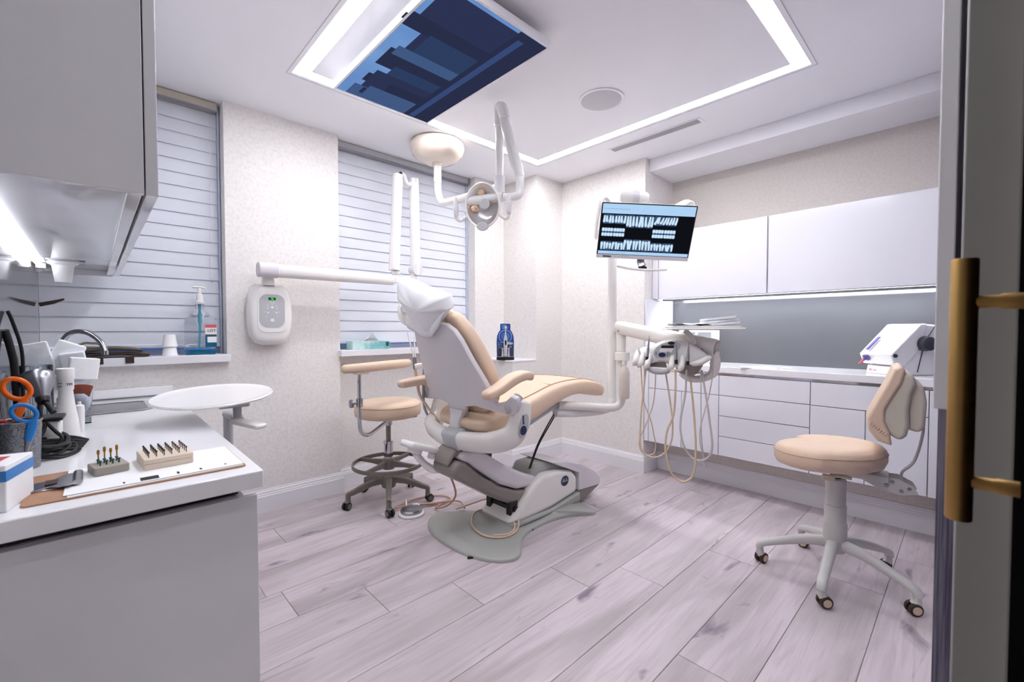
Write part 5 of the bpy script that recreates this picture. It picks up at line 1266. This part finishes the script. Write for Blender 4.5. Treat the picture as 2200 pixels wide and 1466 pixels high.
lab = MB().box(.478, .5345, 3.1262, 3.1272, ZS+.045, ZS+.178).build('label', 'paper', mw_)
MB().box(.478, .5345, 3.1255, 3.1262, ZS+.160, ZS+.178).build('label_band', 'pink', lab)
MB().box(.478, .5345, 3.1255, 3.1262, ZS+.045, ZS+.118).build('label_band', mat('label_teal', (20, 110, 140), .4, rgb2=(16, 70, 110), scale=30), lab)
MB().box(.488, .5345, 3.125, 3.1255, ZS+.072, ZS+.106).build('label_panel', 'paper', lab)
MB().box(.478, .5345, 3.125, 3.1255, ZS+.117, ZS+.120).build('label_line', 'gold', lab)
text('LIST', .024, 'ink', lab, frame((.510, 3.1252, ZS+.142), (1, 0, 0), (0, -1, 0)), 'lettering')
for k, lb in enumerate(('lower', 'upper')):
    tag(MB().lathe([(.026, 0), (.0275, .002), (.036, .066), (.0375, .068), (.036, .07), (.0345, .066), (.026, .004), (.001, .004)][::-1], (.315, 3.165, ZS+.070+.05*k), (0, 0, -1), 28).build('paper_cup', 'paper', sm=50), 'upturned white paper cup on the left sill, %s of the two nested' % lb, 'cup', 'paper cups on the left sill')
# folded canvas apron
ap = thing('folded_apron', 'folded olive canvas apron with dark brown trim on the left sill', 'apron', (.10, 3.16, ZS))
def fold(x0, x1, y0, y1, z0, h, m_, nm, seed, th=.012):
    rd = random.Random(seed); R = []
    for i in range(11):
        t = i/10; x = x0+(x1-x0)*t; zz = ZS+z0+h*math.sin(PI*t)**.7+rd.uniform(0, .004)
        R.append([V((x, y0, zz)), V((x, y1, zz+.004)), V((x, y1, zz+th)), V((x, (y0+y1)/2, zz+th+.004)), V((x, y0, zz+th*.7))])
    MB().rings(R).build(nm, m_, ap, sm=40)
fold(-.06, .22, 3.10, 3.23, .0, .006, 'canvas', 'lower_fold', 1, .016)
fold(-.05, .19, 3.11, 3.22, .024, .018, 'canvas', 'upper_fold', 2, .012)
fold(-.08, .05, 3.13, 3.23, .042, .03, 'canvas', 'loose_fold', 3, .008)
for x0, x1, z in ((-.06, .22, .012), (-.05, .19, .034)):
    MB().tube(smooth([(x0, 3.098, ZS+z), ((x0+x1)/2, 3.096, ZS+z+.012), (x1, 3.098, ZS+z)], 5), .006, 8).build('trim', 'brown', ap)
for x in (.0, .12): MB().box(x, x+.035, 3.083, 3.087, ZS-.030, ZS+.006).build('strap', 'brown', ap)
# tissue box
tb = thing('tissue_box', 'teal patterned tissue box on the second sill', 'tissue box', (1.50, 3.15, ZS))
MB().box(1.362, 1.655, 3.105, 3.215, ZS, ZS+.062).build('carton', 'tealbox', tb, bevel=.002)
MB().box(1.625, 1.648, 3.1035, 3.1048, ZS+.022, ZS+.054).build('emblem', 'tealdark', tb)
rd = random.Random(4)
tp = [V(p) for p in ((1.46, 3.15, ZS+.062), (1.50, 3.14, ZS+.085), (1.535, 3.15, ZS+.128), (1.57, 3.16, ZS+.09), (1.60, 3.17, ZS+.062), (1.53, 3.18, ZS+.066), (1.52, 3.165, ZS+.10))]
MB().add(tp, [(0, 1, 6, 5), (1, 2, 6), (2, 3, 6), (3, 4, 5, 6)]).build('tissue', 'tissue', tb, solid=.0012, sm=0)
MB().prism(ellipse(.075, .03, 20, 1.52, 3.16), ZS+.0622, ZS+.0628).build('opening', 'clear', tb)
# toothbrush display on the ledge
td = thing('toothbrush_display', 'blue display pack with a white electric toothbrush on the ledge', 'display pack', (2.60, 2.80, .912))
Tt = frame((2.602, 2.81, .912), (.80, -.60, 0), (-.60, -.80, 0))
MB().prism(ellipse(.078, .03, 32, 0, .0), 0, .028, Tt @ Matrix.Rotation(-PI/2, 4, 'X')).build('base', 'black', td, bevel=.003)
card = [(-.074, .03), (.074, .03), (.076, .16), (.072, .21), (.058, .245), (.045, .26), (.045, .31), (.038, .318), (-.038, .318), (-.045, .31), (-.045, .26), (-.058, .245), (-.072, .21), (-.076, .16)]
cdo = MB().prism(card, -.012, -.006, Tt).build('card', 'royal', td, bevel=.001)
MB().prism([(-.074, .03), (.074, .03), (.075, .13), (-.075, .13)], -.006, -.0055, Tt).build('card_lower_print', mat('grey_navy_print', (72, 72, 104), .4, rgb2=(50, 58, 100), scale=20), cdo)
MB().sweep([Tt @ V((.055*math.cos(a), .205+.055*math.sin(a), -.005)) for a in [2*PI*k/40 for k in range(40)]], .006, .002, up=(-.6, -.8, 0), n=8, closed=True).build('glow_ring', 'lightblue', cdo)
MB().prism(ellipse(.04, .04, 28, 0, .205), -.006, -.0052, Tt).build('glow_disc', mat('mid_blue_print', (92, 140, 210), .4, rgb2=(60, 100, 190), scale=18), cdo)
MB().prism(rrect(.048, .018, .008, 4, .042, .145), -.0055, -.0045, Tt).build('logo_plate', 'paper', cdo)
text('Oral-B', .0135, 'navy', cdo, Tt @ Matrix.Translation((.042, .145, -.0042)))
text('iO', .022, 'paper', cdo, Tt @ Matrix.Translation((.044, .115, -.0042)))
text('10 YEAR', .012, 'paper', cdo, Tt @ Matrix.Translation((-.012, .303, -.0055)))
for k in range(3): MB().prism(rrect(.06-.006*k, .0035, .001, 1, -.002, .291-.009*k), -.006, -.005, Tt).build('printed_line', 'lightblue', cdo)
for k in range(4): MB().prism(rrect(.04, .003, .001, 1, -.046, .15-.014*k), -.0055, -.0045, Tt).build('printed_line', 'lightblue', cdo)
MB().lathe([(.016, .0), (.0175, .01), (.0175, .13), (.014, .16), (.006, .19), (.0045, .22), (.0045, .24), (.009, .243), (.01, .255), (.006, .262)], Tt @ V((0, .034, .010)), (0, 0, 1), 20).build('toothbrush', 'plastic', td, sm=50)
MB().prism(rrect(.013, .042, .006, 4, 0, .153), .0265, .0285, Tt).build('brush_switch', 'black', td)
for s_ in (-1, 1):
    MB().lathe([(.010, 0), (.007, .03), (.0045, .06), (.008, .064), (.008, .074)], Tt @ V((s_*.027, .032, .014)), (s_*.02, 0, 1), 14).build('brush_head', 'plastic', td)
MB().prism([(p[0]*1.0, p[1]) for p in card[:7]+card[7:]], .034, .0345, Tt).build('clear_shell', 'clear', td, sm=0)

# ================================================================== ON THE RIGHT WORKTOP
ZR = .9132
mx_ = thing('mixing_machine', 'white impression mixing machine with dark knob on the right worktop', 'machine', (3.5, .33, ZR))
# silhouette seen from its right side: x to the back, z up
sil = [(3.40, ZR), (3.68, ZR), (3.69, ZR+.10), (3.70, ZR+.24), (3.675, ZR+.295), (3.62, ZR+.305), (3.57, ZR+.30), (3.385, ZR+.125), (3.405, ZR+.055), (3.43, ZR+.05)]
Tm = frame((0, .325, 0), (1, 0, 0), (0, -1, 0))
MB().prism([(3.43, ZR), (3.68, ZR), (3.69, ZR+.10), (3.70, ZR+.23), (3.675, ZR+.292), (3.60, ZR+.298), (3.50, ZR+.20), (3.44, ZR+.05)], -.10, .10, Tm).build('rear_body', 'plastic', mx_, bevel=.010, seg=3)
MB().prism([(3.385, ZR+.118), (3.41, ZR+.058), (3.47, ZR+.052), (3.54, ZR+.13), (3.60, ZR+.297), (3.585, ZR+.300), (3.56, ZR+.298)], -.112, .108, Tm).build('front_lid', 'plastic', mx_, bevel=.006, seg=3)
MB().prism([(3.412, ZR), (3.47, ZR), (3.47, ZR+.05), (3.42, ZR+.05)], -.09, .09, Tm).build('front_plinth', 'plastic', mx_, bevel=.004)
MB().sweep([(3.55, .2245, ZR+.02), (3.575, .2245, ZR+.13), (3.60, .224, ZR+.21), (3.655, .225, ZR+.292)], .004, .01, up=(0, 1, 0), n=8).build('panel_gap', 'darkgrey', mx_)
MB().lathe([(.043, 0), (.043, .02), (.040, .022), (.039, .045), (.032, .048), (.001, .048)], (3.58, .225, ZR+.185), (0, -1, 0), 32).build('side_knob', 'darkgrey', mx_)
MB().lathe([(.011, 0), (.011, .015), (.001, .016)], (3.41, .225, ZR+.115), (-.3, -1, 0), 16).build('lock_knob', 'darkgrey', mx_)
# slanted lid normal
sn = V((-.70, 0, .71))
Tl = frame((3.455, .365, ZR+.1925), (0, -1, 0), sn)
MB().box(-.010, .010, -.075, .035, .006, .012, T=frame((3.448, .385, ZR+.190), (0, -1, 0), sn)).build('window_slot', 'purple', mx_, bevel=.002)
MB().lathe([(.012, 0), (.022, .004), (.022, .012), (.01, .016), (.008, .03)], (3.392, .385, ZR+.100), (-.8, 0, -.6), 10).build('mixing_nozzle_hub', 'purple', mx_)
MB().lathe([(.006, 0), (.008, .01), (.003, .045)], (3.378, .385, ZR+.088), (-.75, .15, -.65), 12).build('mixing_nozzle', 'pink', mx_)
text('3M', .016, 'red', mx_, frame((3.4115, .385, ZR+.022), (0, -1, 0), (-1, 0, 0)))
text('ESPE', .011, 'greyp', mx_, frame((3.4115, .352, ZR+.022), (0, -1, 0), (-1, 0, 0)))
mx_.rotation_euler.z = -.72; mx_.location = (3.465, .325, ZR)
wc = thing('white_cable_bundle', 'loose bundle of white cables beside the mixing machine', 'cable', (3.6, .16, ZR))
for k in range(5):
    z = ZR+.006+.003*k
    MB().tube(smooth([(3.45+.03*k, .205-.008*k, z), (3.50+.03*k, .17, z+.03+.01*k), (3.55+.02*k, .12, z+.05), (3.60, .09, z+.02), (3.64-.01*k, .13, z+.006), (3.62, .18, z)], 6), .004, 8).build('strand', 'plastic', wc)
tag(MB().prism([(-.11, -.05), (-.03, -.065), (.12, -.03), (.10, .06), (-.08, .055)], 0, .006, Matrix.Translation((3.32, 1.03, ZR)) @ Matrix.Rotation(-1.0, 4, 'Z')).build('paper_tray', 'paper', bevel=.001), 'flat white paper folder lying on the right worktop', 'folder')
tag(MB().lathe([(.03, 0), (.034, .002), (.034, .008), (.031, .009), (.001, .006)], (3.37, .85, ZR), n=28).build('small_dish', 'plastic', sm=50), 'small shallow white dish on the right worktop', 'dish')
dp = thing('dispenser_box', 'white wall dispenser with two windows behind the delivery unit', 'dispenser', (3.66, 1.55, ZR))
MB().box(3.60, XB-.0125, 1.42, 1.72, ZR, ZR+.275).build('case', 'plastic', dp, bevel=.006)
for y in (1.445, 1.575):
    MB().box(3.5985, 3.5998, y, y+.115, ZR+.17, ZR+.245).build('window', 'clear', dp)
    MB().box(3.5992, 3.5999, y+.005, y+.11, ZR+.175, ZR+.24).build('window_backing', 'greyp', dp)

# ================================================================== FINISH
bpy.context.view_layer.update()
